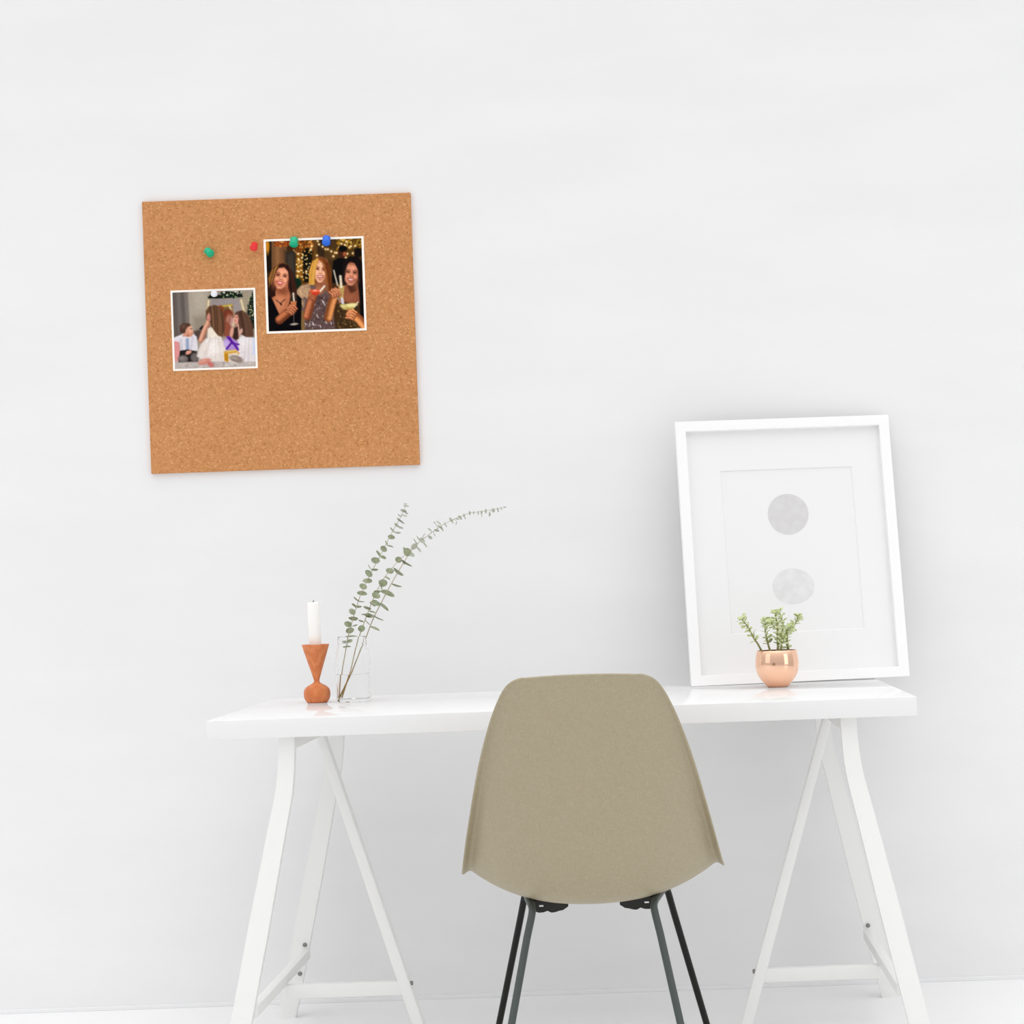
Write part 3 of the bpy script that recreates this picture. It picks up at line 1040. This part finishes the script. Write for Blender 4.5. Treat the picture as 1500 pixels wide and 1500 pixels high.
def party():
    c = Canvas([(162, 203), (1335, 155), (1368, 1250), (200, 1298)], 236, 224)
    c.fill((62, 40, 20))
    # panelled room with gold light
    c.poly([(140, 150), (235, 150), (235, 560), (160, 600)], (24, 18, 14), 14)
    c.ell(185, 260, 24, 95, (206, 134, 34), 0, 0.8)
    c.poly([(232, 150), (420, 150), (415, 700), (240, 600)], (120, 80, 50), 20)
    c.poly([(280, 150), (330, 150), (330, 560), (290, 560)], (150, 102, 62), 30, 0.9)
    c.poly([(375, 300), (420, 300), (420, 700), (390, 700)], (88, 60, 40), 26, 0.9)
    c.poly([(405, 330), (535, 310), (545, 860), (420, 860)], (50, 43, 36), 18)
    c.poly([(430, 360), (500, 350), (505, 700), (450, 700)], (66, 56, 46), 26, 0.8)
    c.poly([(535, 180), (745, 160), (745, 740), (535, 740)], (116, 68, 20), 24)
    c.poly([(540, 420), (625, 420), (610, 720), (540, 720)], (150, 96, 26), 40, 0.8)
    c.poly([(745, 150), (1350, 130), (1360, 600), (760, 640)], (70, 48, 22), 20)
    c.poly([(790, 150), (880, 150), (880, 420), (800, 420)], (54, 38, 24), 16)
    c.poly([(880, 150), (1010, 150), (1010, 420), (890, 420)], (82, 58, 30), 24)
    c.poly([(740, 150), (790, 150), (790, 420), (750, 420)], (100, 66, 28), 16)
    for k in range(150):
        x = c.rng.uniform(280, 745)
        y = c.rng.uniform(180, 330) if x > 480 else c.rng.uniform(185, 262)
        c.ell(x, y, c.rng.uniform(9, 22), c.rng.uniform(6, 14),
              [(186, 78, 24), (222, 122, 46), (132, 52, 18), (238, 176, 96), (96, 42, 16)][k % 5], c.rng.uniform(0, 180), 0.6, 0.8)
    c.poly([(612, 320), (670, 270), (735, 300), (728, 690), (625, 700)], (22, 18, 10), 22)
    c.ell(550, 700, 55, 60, (12, 36, 22), 0, 0.6)
    c.dots(30, 615, 735, 310, 690, 8, [(250, 214, 130), (220, 160, 70), (255, 236, 180)])
    c.dots(30, 535, 620, 330, 640, 11, [(255, 222, 140), (214, 150, 46), (255, 240, 190)], 0.85)
    for k in range(130):
        x, y = c.rng.uniform(1035, 1338), c.rng.uniform(155, 300)
        if y > 210 and 1110 < x < 1180 and k % 3:
            continue
        c.ell(x, y, c.rng.uniform(7, 22), c.rng.uniform(6, 15), [(190, 132, 22), (150, 100, 14), (92, 62, 14), (240, 196, 90), (70, 48, 14)][k % 5],
              c.rng.uniform(0, 180), 0.7, 0.75)
    for x, y in ((800, 195), (815, 235), (860, 262), (895, 292), (923, 294), (965, 318), (1010, 335), (1030, 335), (990, 378), (1060, 270), (1090, 225),
                 (1130, 240), (1150, 200), (1185, 270), (1205, 255), (1230, 340), (1255, 330), (1305, 322), (1160, 346), (1140, 392), (790, 370), (1255, 250),
                 (560, 350), (725, 255), (715, 300), (565, 565), (660, 565), (565, 420)):
        c.ell(x, y, 22, 22, (180, 120, 44), 0, 1.2, 0.5)
        c.ell(x, y, 12, 12, (255, 232, 178), 0, 0.8)
    # man in the background
    c.ell(1100, 330, 50, 74, (66, 32, 20), 0, 0.3)
    c.ell(1105, 285, 52, 38, (12, 9, 8), 0, 0.3)
    c.ell(1128, 350, 22, 26, (168, 88, 52), 0, 0.9)
    c.poly([(985, 440), (1050, 395), (1180, 410), (1190, 700), (970, 700)], (11, 9, 10), 16)
    c.ell(1290, 330, 48, 60, (18, 12, 10), 0, 0.4)
    # right woman: long black hair, brown sparkling dress
    c.poly([(1105, 560), (1130, 430), (1200, 380), (1290, 385), (1345, 450), (1372, 700), (1380, 1260), (1250, 1260), (1110, 820)], (15, 10, 10), 12)
    c.poly([(1120, 730), (1180, 700), (1280, 700), (1300, 800), (1320, 960), (1040, 960), (1070, 850)], (142, 82, 56), 18)
    c.poly([(1150, 720), (1270, 700), (1270, 790), (1200, 840)], (84, 44, 30), 24)
    c.ell(1190, 870, 70, 50, (160, 92, 62), 0, 1.0, 0.8)
    c.poly([(1030, 960), (1120, 930), (1230, 960), (1310, 930), (1320, 1260), (1000, 1270)], (64, 44, 24), 18)
    c.dots(120, 1040, 1290, 960, 1255, 8, [(120, 90, 48), (164, 128, 74), (48, 32, 18), (88, 62, 34)], 0.8)
    c.poly([(1300, 560), (1372, 540), (1385, 1190), (1330, 1140), (1310, 900)], (11, 8, 9), 14)
    face(c, 1208, 592, 92, 140, (206, 136, 106), (154, 88, 62), 6, (170, 62, 56), 1)
    c.poly([(1100, 690), (1095, 540), (1120, 430), (1190, 380), (1280, 380), (1340, 450), (1355, 640), (1330, 700), (1300, 640), (1290, 540), (1250, 460),
            (1195, 440), (1150, 480), (1125, 560), (1118, 680)], (17, 11, 12), 12)
    strands(c, [(1280, 400), (1340, 470)], [(1310, 900), (1368, 1000)], 7, [(34, 24, 26), (10, 7, 8), (26, 18, 18)], 9)
    strands(c, [(1180, 392), (1120, 440)], [(1130, 600), (1108, 740)], 5, [(40, 26, 24), (12, 8, 8)], 8)
    # middle woman: blonde hair, sequin dress
    c.poly([(700, 720), (690, 560), (730, 430), (820, 385), (920, 420), (965, 560), (975, 860), (900, 900), (760, 800)], (112, 62, 26), 14)
    c.poly([(525, 815), (600, 735), (740, 690), (920, 700), (965, 840), (1010, 1280), (585, 1295), (610, 900)], (108, 84, 78), 14)
    c.poly([(525, 815), (590, 740), (690, 715), (720, 800), (680, 930), (620, 1010), (585, 900)], (186, 148, 112), 20)
    c.dots(40, 560, 690, 740, 960, 12, [(214, 178, 136), (156, 120, 92), (196, 160, 130)], 0.6)
    c.poly([(750, 700), (900, 680), (905, 780), (820, 850)], (148, 86, 58), 18)
    c.ell(815, 790, 45, 50, (186, 118, 84), 0, 1.0, 0.7)
    c.poly([(640, 900), (930, 830), (1010, 1280), (600, 1295)], (92, 70, 68), 50)
    for k in range(190):
        x, y = c.rng.uniform(610, 990), c.rng.uniform(870, 1285)
        c.ell(x, y, c.rng.uniform(7, 20), c.rng.uniform(4, 8), [(146, 122, 118), (64, 46, 46), (52, 38, 36), (112, 90, 88), (188, 172, 168), (84, 62, 62)][k % 6],
              c.rng.uniform(30, 110), 0.8, 0.75)
    for x, y, t in ((740, 1190, 70), (760, 960, 80), (860, 930, 60), (790, 1100, 75), (900, 1180, 60), (700, 1210, 80), (830, 1230, 70), (880, 960, 65),
                    (650, 1200, 40), (960, 1190, 70), (745, 1210, 20)):
        c.ell(x, y, 22, 6, (232, 222, 218), t, 0.8, 0.85)
    c.poly([(585, 1010), (630, 1060), (640, 1280), (590, 1290)], (128, 98, 56), 18)
    face(c, 832, 556, 84, 142, (232, 170, 136), (184, 110, 78), 4, (178, 70, 66), 1)
    c.poly([(690, 725), (692, 560), (735, 440), (815, 395), (800, 460), (765, 520), (757, 640), (762, 720)], (212, 148, 58), 12)
    strands(c, [(735, 450), (810, 400)], [(695, 720), (760, 720)], 12, [(250, 206, 112), (190, 124, 44), (232, 172, 76), (160, 98, 34)], 11, -18, 0.7)
    c.poly([(800, 395), (880, 405), (945, 490), (970, 700), (972, 860), (925, 830), (918, 620), (885, 480), (830, 430)], (122, 62, 26), 12)
    strands(c, [(830, 405), (930, 470)], [(915, 800), (968, 860)], 8, [(150, 82, 36), (88, 42, 18), (172, 102, 48), (110, 56, 24)], 10, 28, 0.7)
    # left woman: dark hair, black v-neck
    c.poly([(185, 860), (188, 640), (235, 545), (330, 468), (420, 480), (490, 570), (530, 700), (545, 850), (450, 880), (240, 900)], (44, 22, 16), 14)
    c.poly([(225, 880), (290, 800), (300, 700), (430, 700), (440, 790), (475, 850), (450, 960), (400, 1050), (332, 1097)], (188, 112, 76), 14)
    c.ell(370, 800, 70, 55, (136, 72, 46), 0, 1.0, 0.9)
    c.ell(330, 950, 60, 90, (212, 136, 96), 15, 1.0, 0.7)
    c.poly([(178, 860), (225, 862), (332, 1097), (332, 1298), (195, 1305)], (8, 6, 9), 12)
    c.poly([(472, 850), (540, 835), (602, 895), (592, 1285), (325, 1298), (328, 1090), (400, 1050), (452, 950)], (8, 6, 9), 12)
    c.poly([(190, 700), (225, 620), (262, 640), (275, 780), (285, 860), (230, 890), (188, 850)], (40, 20, 14), 14)
    face(c, 352, 636, 95, 142, (224, 148, 114), (172, 96, 68), 10, (196, 40, 44), -1)
    c.poly([(250, 650), (248, 580), (290, 505), (370, 465), (440, 490), (495, 580), (530, 720), (545, 850), (460, 860), (470, 760), (462, 650), (440, 570),
            (390, 515), (320, 525), (275, 590), (262, 660)], (46, 24, 17), 12)
    c.poly([(195, 650), (240, 545), (330, 480), (300, 530), (262, 600), (235, 690), (205, 720)], (150, 98, 46), 14)
    strands(c, [(240, 545), (330, 480)], [(198, 760), (250, 700)], 6, [(184, 128, 66), (92, 54, 26), (60, 32, 18)], 9, -10, 0.7)
    strands(c, [(420, 490), (480, 560)], [(470, 840), (540, 830)], 7, [(70, 36, 24), (30, 14, 12), (88, 48, 30)], 9, 16, 0.6)
    c.line([(290, 912), (340, 955), (400, 905)], 8, (34, 18, 14))
    c.ell(350, 965, 10, 14, (40, 20, 16), 0, 0.5)
    # arms, hands, glasses
    limb(c, [(330, 1155), (450, 1050)], 105, (186, 108, 68), (112, 56, 34), -1)
    c.poly([(455, 830), (545, 830), (540, 990), (470, 990)], (96, 66, 48), 14, 0.55)
    c.poly([(462, 930), (540, 925), (530, 1010), (478, 1010)], (224, 132, 82), 12, 0.85)
    hand(c, 480, 1030, 112, (206, 128, 86), (130, 66, 42), 32)
    c.line([(500, 830), (508, 920)], 20, (246, 234, 214), 10, 0.85)
    c.line([(505, 1060), (508, 1190)], 8, (150, 132, 118), 7, 0.8)
    c.ell(510, 1205, 50, 13, (196, 180, 168), -6, 0.7, 0.9)
    limb(c, [(670, 1110), (722, 920)], 100, (188, 110, 72), (122, 62, 38), -1)
    hand(c, 742, 858, 100, (188, 108, 72), (120, 60, 38), 12)
    c.poly([(700, 785), (850, 785), (795, 850), (740, 850)], (206, 58, 34), 10)
    c.ell(770, 798, 60, 18, (236, 104, 70), 0, 0.6)
    c.ell(765, 796, 22, 8, (255, 190, 160), 0, 0.8, 0.8)
    c.line([(830, 800), (880, 742)], 22, (238, 226, 204), 8)
    limb(c, [(925, 1125), (965, 960), (1000, 860)], 100, (212, 138, 80), (130, 70, 36), 1)
    c.line([(995, 550), (1040, 730)], 18, (220, 208, 190), 10, 0.9)
    c.poly([(1045, 730), (1125, 735), (1110, 890), (1060, 890)], (196, 160, 92), 12, 0.9)
    c.line([(1075, 620), (1085, 750)], 32, (240, 226, 196), 10, 0.9)
    hand(c, 1010, 825, 112, (216, 140, 98), (138, 74, 48), 60)
    c.line([(1095, 895), (1105, 950)], 34, (222, 216, 226), 10, 0.9)
    c.line([(1040, 880), (1080, 940)], 10, (206, 196, 190), 8, 0.8)
    c.poly([(1065, 960), (1285, 940), (1230, 1025), (1110, 1025)], (190, 168, 92), 12)
    c.ell(1205, 970, 66, 22, (240, 226, 156), -5, 0.8)
    c.ell(1110, 985, 34, 18, (220, 206, 140), 0, 0.9)
    c.line([(1245, 990), (1290, 930)], 12, (236, 226, 200), 8)
    limb(c, [(1380, 1240), (1300, 1140), (1240, 1090)], 105, (226, 146, 86), (150, 80, 44), -1)
    hand(c, 1210, 1085, 115, (232, 152, 100), (148, 80, 48), 20)
    c.poly([(190, 1230), (590, 1240), (590, 1300), (190, 1310)], (6, 5, 7), 30)
    return finish(c)


def kids():
    c = Canvas([(88, 606), (893, 573), (922, 1338), (113, 1368)], 206, 196)
    c.fill((160, 148, 134))
    c.poly([(80, 580), (240, 580), (262, 1100), (100, 1100)], (96, 87, 82), 30)
    c.poly([(130, 580), (165, 580), (190, 1000), (150, 1000)], (116, 106, 100), 30)
    c.poly([(205, 580), (240, 580), (258, 1000), (228, 1000)], (124, 114, 106), 26)
    c.poly([(245, 590), (450, 590), (440, 960), (270, 1000)], (170, 158, 142), 20)
    c.poly([(300, 850), (480, 830), (480, 1000), (300, 1000)], (146, 134, 118), 60)
    c.poly([(300, 590), (420, 590), (410, 760), (320, 780)], (184, 172, 156), 60, 0.7)
    c.poly([(450, 680), (780, 660), (790, 900), (460, 920)], (154, 143, 140), 14)
    c.poly([(780, 590), (850, 590), (850, 800), (800, 800)], (160, 146, 124), 20)
    c.poly([(530, 740), (690, 720), (690, 900), (540, 900)], (116, 92, 58), 16)
    c.line([(560, 745), (680, 728)], 16, (206, 176, 66), 14)
    c.poly([(440, 652), (480, 620), (570, 630), (620, 590), (690, 600), (780, 620), (790, 648), (600, 662), (450, 665)], (20, 26, 22), 10)
    c.dots(44, 560, 785, 592, 655, 9, [(58, 80, 48), (26, 38, 28), (206, 212, 190), (12, 16, 14), (120, 140, 96)])
    for x0, y0, x1, y1 in ((450, 690, 440, 800), (772, 680, 800, 790), (660, 745, 705, 850), (700, 850, 690, 930)):
        for t in np.linspace(0, 1, 7):
            c.ell(x0 + (x1 - x0) * t, y0 + (y1 - y0) * t, 16, 16, (226, 190, 120), 0, 1.3, 0.35)
            c.ell(x0 + (x1 - x0) * t, y0 + (y1 - y0) * t, 7, 7, (255, 244, 206), 0, 0.9)
    c.poly([(895, 575), (870, 640), (850, 720), (830, 800), (870, 960), (925, 960), (915, 575)], (24, 31, 26), 18)
    c.dots(60, 840, 915, 620, 950, 9, [(34, 46, 34), (14, 20, 17), (60, 72, 54)])
    c.dots(26, 845, 915, 620, 930, 7, [(206, 200, 150), (240, 226, 172), (120, 130, 90)])
    # carpet
    c.poly([(100, 1250), (930, 1225), (930, 1380), (100, 1390)], (188, 176, 170), 26)
    c.dots(240, 110, 920, 1265, 1365, 11, [(210, 200, 194), (160, 146, 140), (198, 188, 182), (178, 164, 156)], 0.55)
    c.poly([(300, 990), (420, 960), (420, 1080), (330, 1080)], (80, 66, 60), 24)
    c.poly([(355, 965), (390, 930), (410, 960), (390, 985)], (22, 22, 26), 10)
    # far child with red hair
    c.ell(645, 830, 55, 60, (108, 48, 32), 0, 0.5)
    c.ell(565, 770, 36, 36, (134, 64, 34), 0, 0.5)
    c.ell(658, 885, 40, 60, (190, 142, 134), 0, 0.6)
    c.poly([(600, 880), (640, 900), (690, 960), (700, 1060), (600, 1040)], (138, 78, 66), 20)
    strands(c, [(600, 790), (690, 800)], [(600, 1030), (640, 1000)], 7, [(150, 78, 50), (84, 36, 24), (120, 58, 40)], 9)
    # boy
    c.poly([(105, 1080), (160, 1080), (165, 1290), (115, 1290)], (222, 144, 142), 12)
    c.poly([(100, 1060), (200, 1025), (290, 1012), (332, 1045), (345, 1180), (260, 1200), (170, 1190), (160, 1100), (105, 1085)], (222, 216, 222), 12)
    c.line([(170, 1060), (185, 1180)], 14, (186, 180, 192), 16, 0.8)
    c.line([(290, 1050), (270, 1190)], 14, (190, 184, 194), 16, 0.8)
    c.poly([(222, 1065), (252, 1060), (258, 1175), (225, 1178)], (150, 162, 190), 10)
    c.poly([(165, 1185), (240, 1172), (330, 1190), (345, 1290), (150, 1300)], (32, 27, 27), 12)
    c.ell(195, 1265, 50, 36, (116, 106, 102), 0, 0.5)
    c.ell(312, 1250, 42, 46, (108, 98, 95), 0, 0.5)
    c.ell(185, 1258, 24, 14, (146, 136, 130), 0, 1.0, 0.7)
    c.ell(250, 1202, 34, 18, (214, 146, 126), -25, 0.5)
    c.ell(240, 1195, 12, 8, (236, 176, 156), 0, 0.9)
    c.poly([(205, 960), (240, 930), (278, 940), (292, 985), (298, 1005), (285, 1040), (250, 1050), (222, 1025)], (212, 148, 120), 12)
    c.ell(270, 975, 20, 34, (232, 174, 148), 0, 1.0, 0.8)
    c.ell(235, 1030, 22, 16, (172, 106, 84), 0, 0.9, 0.8)
    c.poly([(165, 1000), (162, 940), (195, 912), (250, 910), (275, 930), (240, 950), (222, 975), (215, 1010), (190, 1015)], (80, 53, 43), 12)
    c.ell(200, 945, 26, 18, (112, 80, 66), -30, 1.0, 0.7)
    c.line([(268, 968), (284, 966)], 6, (60, 38, 32), 8, 0.9)
    c.line([(280, 1018), (294, 1014)], 6, (166, 84, 76), 8, 0.9)
    c.line([(110, 1072), (205, 1030)], 34, (226, 220, 226), 14)
    c.ell(215, 1025, 28, 15, (212, 146, 122), -35, 0.5)
    # girl in the middle, seen from behind with long brown hair
    limb(c, [(375, 1080), (410, 980), (455, 890)], 52, (216, 160, 132), (170, 110, 86), -1)
    c.poly([(440, 965), (480, 945), (560, 930), (605, 1000), (570, 1070), (440, 1062)], (236, 222, 204), 12)
    c.dots(30, 450, 560, 1035, 1062, 8, [(214, 196, 170), (246, 238, 226)], 0.7)
    c.poly([(420, 1060), (570, 1050), (635, 1150), (625, 1290), (420, 1290), (330, 1240), (365, 1130)], (226, 214, 206), 18)
    c.poly([(440, 1090), (540, 1075), (580, 1200), (440, 1230)], (244, 236, 230), 50)
    strands(c, [(430, 1070), (570, 1060)], [(345, 1240), (620, 1280)], 12, [(246, 238, 232), (206, 192, 184), (234, 222, 214)], 12, 0, 0.4)
    c.poly([(425, 870), (420, 790), (450, 745), (510, 728), (570, 760), (602, 850), (612, 960), (590, 1050), (540, 1030), (490, 960), (462, 900)], (102, 68, 48), 14)
    c.ell(456, 850, 24, 42, (206, 140, 122), 10, 0.5)
    c.line([(446, 872), (456, 872)], 6, (190, 80, 80), 8)
    strands(c, [(450, 750), (520, 735), (585, 790)], [(470, 930), (530, 1010), (605, 1010)], 26, [(134, 96, 68), (82, 53, 38), (118, 82, 58), (156, 116, 84), (70, 45, 33)],
            10, 6, 0.5)
    c.ell(410, 1292, 66, 30, (206, 134, 118), -15, 0.5)
    c.ell(400, 1285, 30, 10, (230, 168, 150), -15, 1.0, 0.7)
    c.ell(470, 1320, 34, 24, (196, 112, 104), 30, 0.5)
    # girl on the right
    limb(c, [(735, 1060), (735, 960), (745, 900)], 46, (220, 170, 148), (170, 116, 96), 1)
    c.poly([(740, 1060), (780, 1030), (850, 1020), (915, 1060), (928, 1290), (760, 1290), (690, 1240), (720, 1140)], (222, 212, 212), 16)
    c.ell(820, 1100, 60, 50, (238, 230, 230), 0, 1.0, 0.8)
    strands(c, [(760, 1060), (890, 1060)], [(730, 1270), (900, 1290)], 8, [(238, 232, 234), (200, 188, 190)], 12, 0, 0.4)
    c.poly([(890, 1060), (925, 1040), (930, 1230), (890, 1220)], (200, 210, 236), 26)
    c.poly([(700, 850), (720, 800), (780, 780), (850, 830), (892, 930), (895, 1045), (820, 1045), (765, 1010), (748, 920), (730, 870)], (80, 53, 42), 14)
    c.poly([(695, 960), (740, 940), (750, 1060), (705, 1090), (685, 1030)], (58, 38, 32), 16)
    strands(c, [(730, 800), (790, 785), (850, 835)], [(770, 1010), (830, 1040), (890, 1040)], 22, [(104, 72, 55), (60, 39, 32), (90, 61, 47), (120, 86, 66)], 10, 14, 0.5)
    c.poly([(708, 830), (735, 822), (748, 860), (740, 905), (715, 915), (704, 880)], (224, 154, 136), 10)
    c.ell(716, 886, 9, 5, (200, 92, 92), 0, 0.8)
    c.ell(728, 850, 8, 4, (80, 48, 44), 0, 0.8)
    c.ell(680, 1000, 18, 60, (212, 156, 134), 10, 0.5)
    c.ell(770, 990, 16, 30, (206, 160, 146), 20, 0.8)
    # gifts
    c.poly([(598, 1080), (650, 1040), (740, 1090), (750, 1180), (620, 1172)], (172, 138, 202), 14)
    c.ell(625, 1110, 26, 30, (206, 180, 228), 0, 1.0, 0.8)
    c.line([(640, 1050), (700, 1110), (740, 1170)], 24, (94, 36, 154), 10)
    c.line([(630, 1165), (680, 1100), (660, 1050)], 18, (84, 28, 146), 10)
    c.line([(680, 1110), (750, 1120)], 16, (92, 32, 150), 10)
    c.poly([(600, 1190), (720, 1170), (760, 1210), (640, 1295), (605, 1282)], (210, 158, 66), 10)
    c.poly([(610, 1215), (645, 1210), (645, 1285), (612, 1280)], (190, 128, 26), 10)
    c.poly([(645, 1215), (740, 1200), (730, 1300), (650, 1302)], (230, 214, 194), 12)
    c.line([(640, 1190), (720, 1180)], 10, (236, 200, 120), 10)
    c.ell(725, 1265, 70, 34, (140, 124, 115), 15, 0.5)
    c.ell(705, 1255, 40, 12, (176, 162, 152), 15, 1.0, 0.8)
    c.ell(690, 1300, 40, 10, (204, 194, 188), 8, 0.6)
    return finish(c, 0.02)


M_pic = mat('photo_ink', (1, 1, 1, 1), 0.8, spec=0.04)
_nt, _b, _N, _L = nodes(M_pic)
_a = _N('ShaderNodeVertexColor')
_a.layer_name = 'ink'
_L(_a.outputs['Color'], _b.inputs['Base Color'])
M_border = mat('photo_paper', lin((255, 247, 238)), 0.6, spec=0.2)


def photo(label, u0, u1, v0, v1, bd, canvas):
    """u, v edges of the paper on the board; bd = white border in the same units"""
    y = YB - 0.0012
    a, b = UV(u0, v1, YB), UV(u1, v0, YB)
    base = Vector(((a.x + b.x) / 2, YB, a.z))
    th = thing('photo_print', label, 'photograph', base, 'photos on the cork board')
    bm = bmesh.new()
    box(bm, a.x, b.x, y, YB - 0.0001, a.z, b.z)
    obj('paper', bm, M_border, th, smooth=False)
    ia, ib = UV(u0 + bd[0], v1 - bd[3], YB), UV(u1 - bd[1], v0 + bd[2], YB)
    C = canvas.C / 255.0
    C = np.where(C <= 0.04045, C / 12.92, ((C + 0.055) / 1.055) ** 2.4)
    H, W = C.shape[:2]
    xs = np.linspace(ia.x, ib.x, W)
    zs = np.linspace(ib.z, ia.z, H)
    bm = bmesh.new()
    vs = [[bm.verts.new((x, y - 0.0002, z)) for x in xs] for z in zs]
    for r in range(H - 1):
        for k in range(W - 1):
            bm.faces.new((vs[r][k], vs[r + 1][k], vs[r + 1][k + 1], vs[r][k + 1]))
    o = obj('picture', bm, M_pic, th, smooth=False, recalc=False)
    at = o.data.color_attributes.new('ink', 'FLOAT_COLOR', 'POINT')
    buf = np.ones((H * W, 4), np.float32)
    buf[:, :3] = C.reshape(-1, 3)
    at.data.foreach_set('color', buf.ravel())
    return th


photo('larger upper right photo on the cork board, of three smiling women holding drinks', -350, -203.3, -411.4, -273.3, (3.4, 3.3, 3.2, 3.2), party())
photo('smaller lower left photo on the cork board, of children sitting on a rug by gifts', -488.8, -364.6, -341.3, -223.4, (2.9, 2.9, 3.0, 2.9), kids())


# ----------------------------------------------------------------- push pins
def pin(label, px, py, col, tilt, spin, k=1.0, sheet=0.0):
    """tilt: angle of the pin axis away from the board's normal; spin: direction of that lean in the board"""
    c = P(px, py, YB)
    y = YB - sheet
    m = mat('pin_plastic', lin(col), 0.35, spec=0.5)
    R = Matrix.Rotation(spin, 3, 'Y') @ Matrix.Rotation(PI / 2 + tilt, 3, 'X')   # local +z points out of the board
    out = R @ Vector((0, 0, 1))
    mid = 0.0125 * k + 0.003
    base = Vector((c.x, y, c.z)) - Vector((out.x, 0, out.z)) * mid
    th = thing('push_pin', label, 'push pin', base, 'push pins on the cork board')
    bm = bmesh.new()
    prof = [(0, 0.0045), (0.0070, 0.0045), (0.0080, 0.0052), (0.0082, 0.0066), (0.0081, 0.0080), (0.0079, 0.0095), (0.0079, 0.0120), (0.0081, 0.0150),
            (0.0076, 0.0168), (0.0086, 0.0182), (0.0086, 0.0200), (0.0078, 0.0212), (0.0050, 0.0218), (0, 0.0220)]
    lathe(bm, [(r * k, z * k + 0.003) for r, z in prof], base, 28, R)
    obj('head', bm, m, th, angle=50)
    bm = bmesh.new()
    tube(bm, [base + out * 0.008 * k, base - out * 0.004], [0.0006, 0.0003], 8)
    obj('needle', bm, M_needle, th)


G, RD, BLU, WH = (2, 182, 134), (238, 38, 42), (36, 112, 232), (236, 236, 244)
pin('green push pin leaning sideways in bare cork at the far left of the row', 307.5, 370.5, G, 0.95, math.radians(-48), 1.12)
pin('red push pin in bare cork just left of the larger photo', 373.8, 362.3, RD, 0.62, 0.0, 1.0)
pin('green push pin through the top edge of the larger photo', 431.8, 355.4, G, 1.0, 0.0, 1.18, 0.0014)
pin('blue push pin through the top edge of the larger photo', 479.4, 353.6, BLU, 0.9, 0.0, 1.15, 0.0014)
pin('white push pin through the top of the smaller photo', 316.2, 431.8, WH, 0.15, 0.0, 0.86, 0.0014)

# ----------------------------------------------------------------- light
w = bpy.data.worlds.new('soft_daylight')
scene.world = w
w.use_nodes = True
nt = w.node_tree
bg = nt.nodes['Background']
tc = nt.nodes.new('ShaderNodeTexCoord')
sp = nt.nodes.new('ShaderNodeSeparateXYZ')
nt.links.new(tc.outputs['Generated'], sp.inputs[0])
mr = nt.nodes.new('ShaderNodeMapRange')
mr.inputs['From Min'].default_value = -1
mr.inputs['From Max'].default_value = 1
nt.links.new(sp.outputs['Z'], mr.inputs['Value'])
r = ramp(nt, [(0.0, (0.9, 0.9, 0.9, 1)), (0.48, (0.64, 0.64, 0.65, 1)), (0.60, (0.73, 0.73, 0.74, 1)), (0.75, (1.06, 1.06, 1.07, 1)), (1.0, (2.15, 2.15, 2.16, 1))], mr.outputs[0])
nt.links.new(r, bg.inputs['Color'])
bg.inputs['Strength'].default_value = 1.0


def area(name, loc, target, sx, sy, power, col=(1, 1, 1)):
    l = bpy.data.lights.new(name, 'AREA')
    l.shape = 'RECTANGLE'
    l.size, l.size_y = sx, sy
    l.energy = power
    l.color = col
    o = bpy.data.objects.new(name, l)
    link(o)
    o.location = loc
    o.rotation_euler = (Vector(target) - Vector(loc)).to_track_quat('-Z', 'Y').to_euler()
    return o


area('window_light', (-3.6, 1.6, 1.9), (-0.6, 4.6, 1.2), 2.2, 2.0, 7, (1.0, 0.995, 0.985))
area('side_window_light', (3.4, 1.4, 1.5), (0.8, 4.6, 0.9), 1.6, 2.0, 10, (0.975, 0.985, 1.0))

# ----------------------------------------------------------------- camera
cd = bpy.data.cameras.new('camera')
cd.sensor_width = 36.0
cd.sensor_fit = 'HORIZONTAL'
cd.lens = F / 1500.0 * 36.0
vpx = 750 + U0 * CS + V0 * SN
vpy = 750 - U0 * SN + V0 * CS
cd.shift_x = -(vpx - 750) / 1500.0
cd.shift_y = (vpy - 750) / 1500.0
cam = bpy.data.objects.new('camera', cd)
link(cam)
cam.location = (0, 0, ZC)
cam.rotation_euler = (Matrix.Rotation(PI / 2, 4, 'X') @ Matrix.Rotation(-ROLL, 4, 'Z')).to_euler()
cd.clip_end = 50
scene.camera = cam

vs_ = scene.view_settings
scene.display_settings.display_device = 'sRGB'
vs_.view_transform = 'Standard'
vs_.look = 'None'
vs_.gamma = 1
vs_.exposure = -0.08
vs_.use_curve_mapping = False
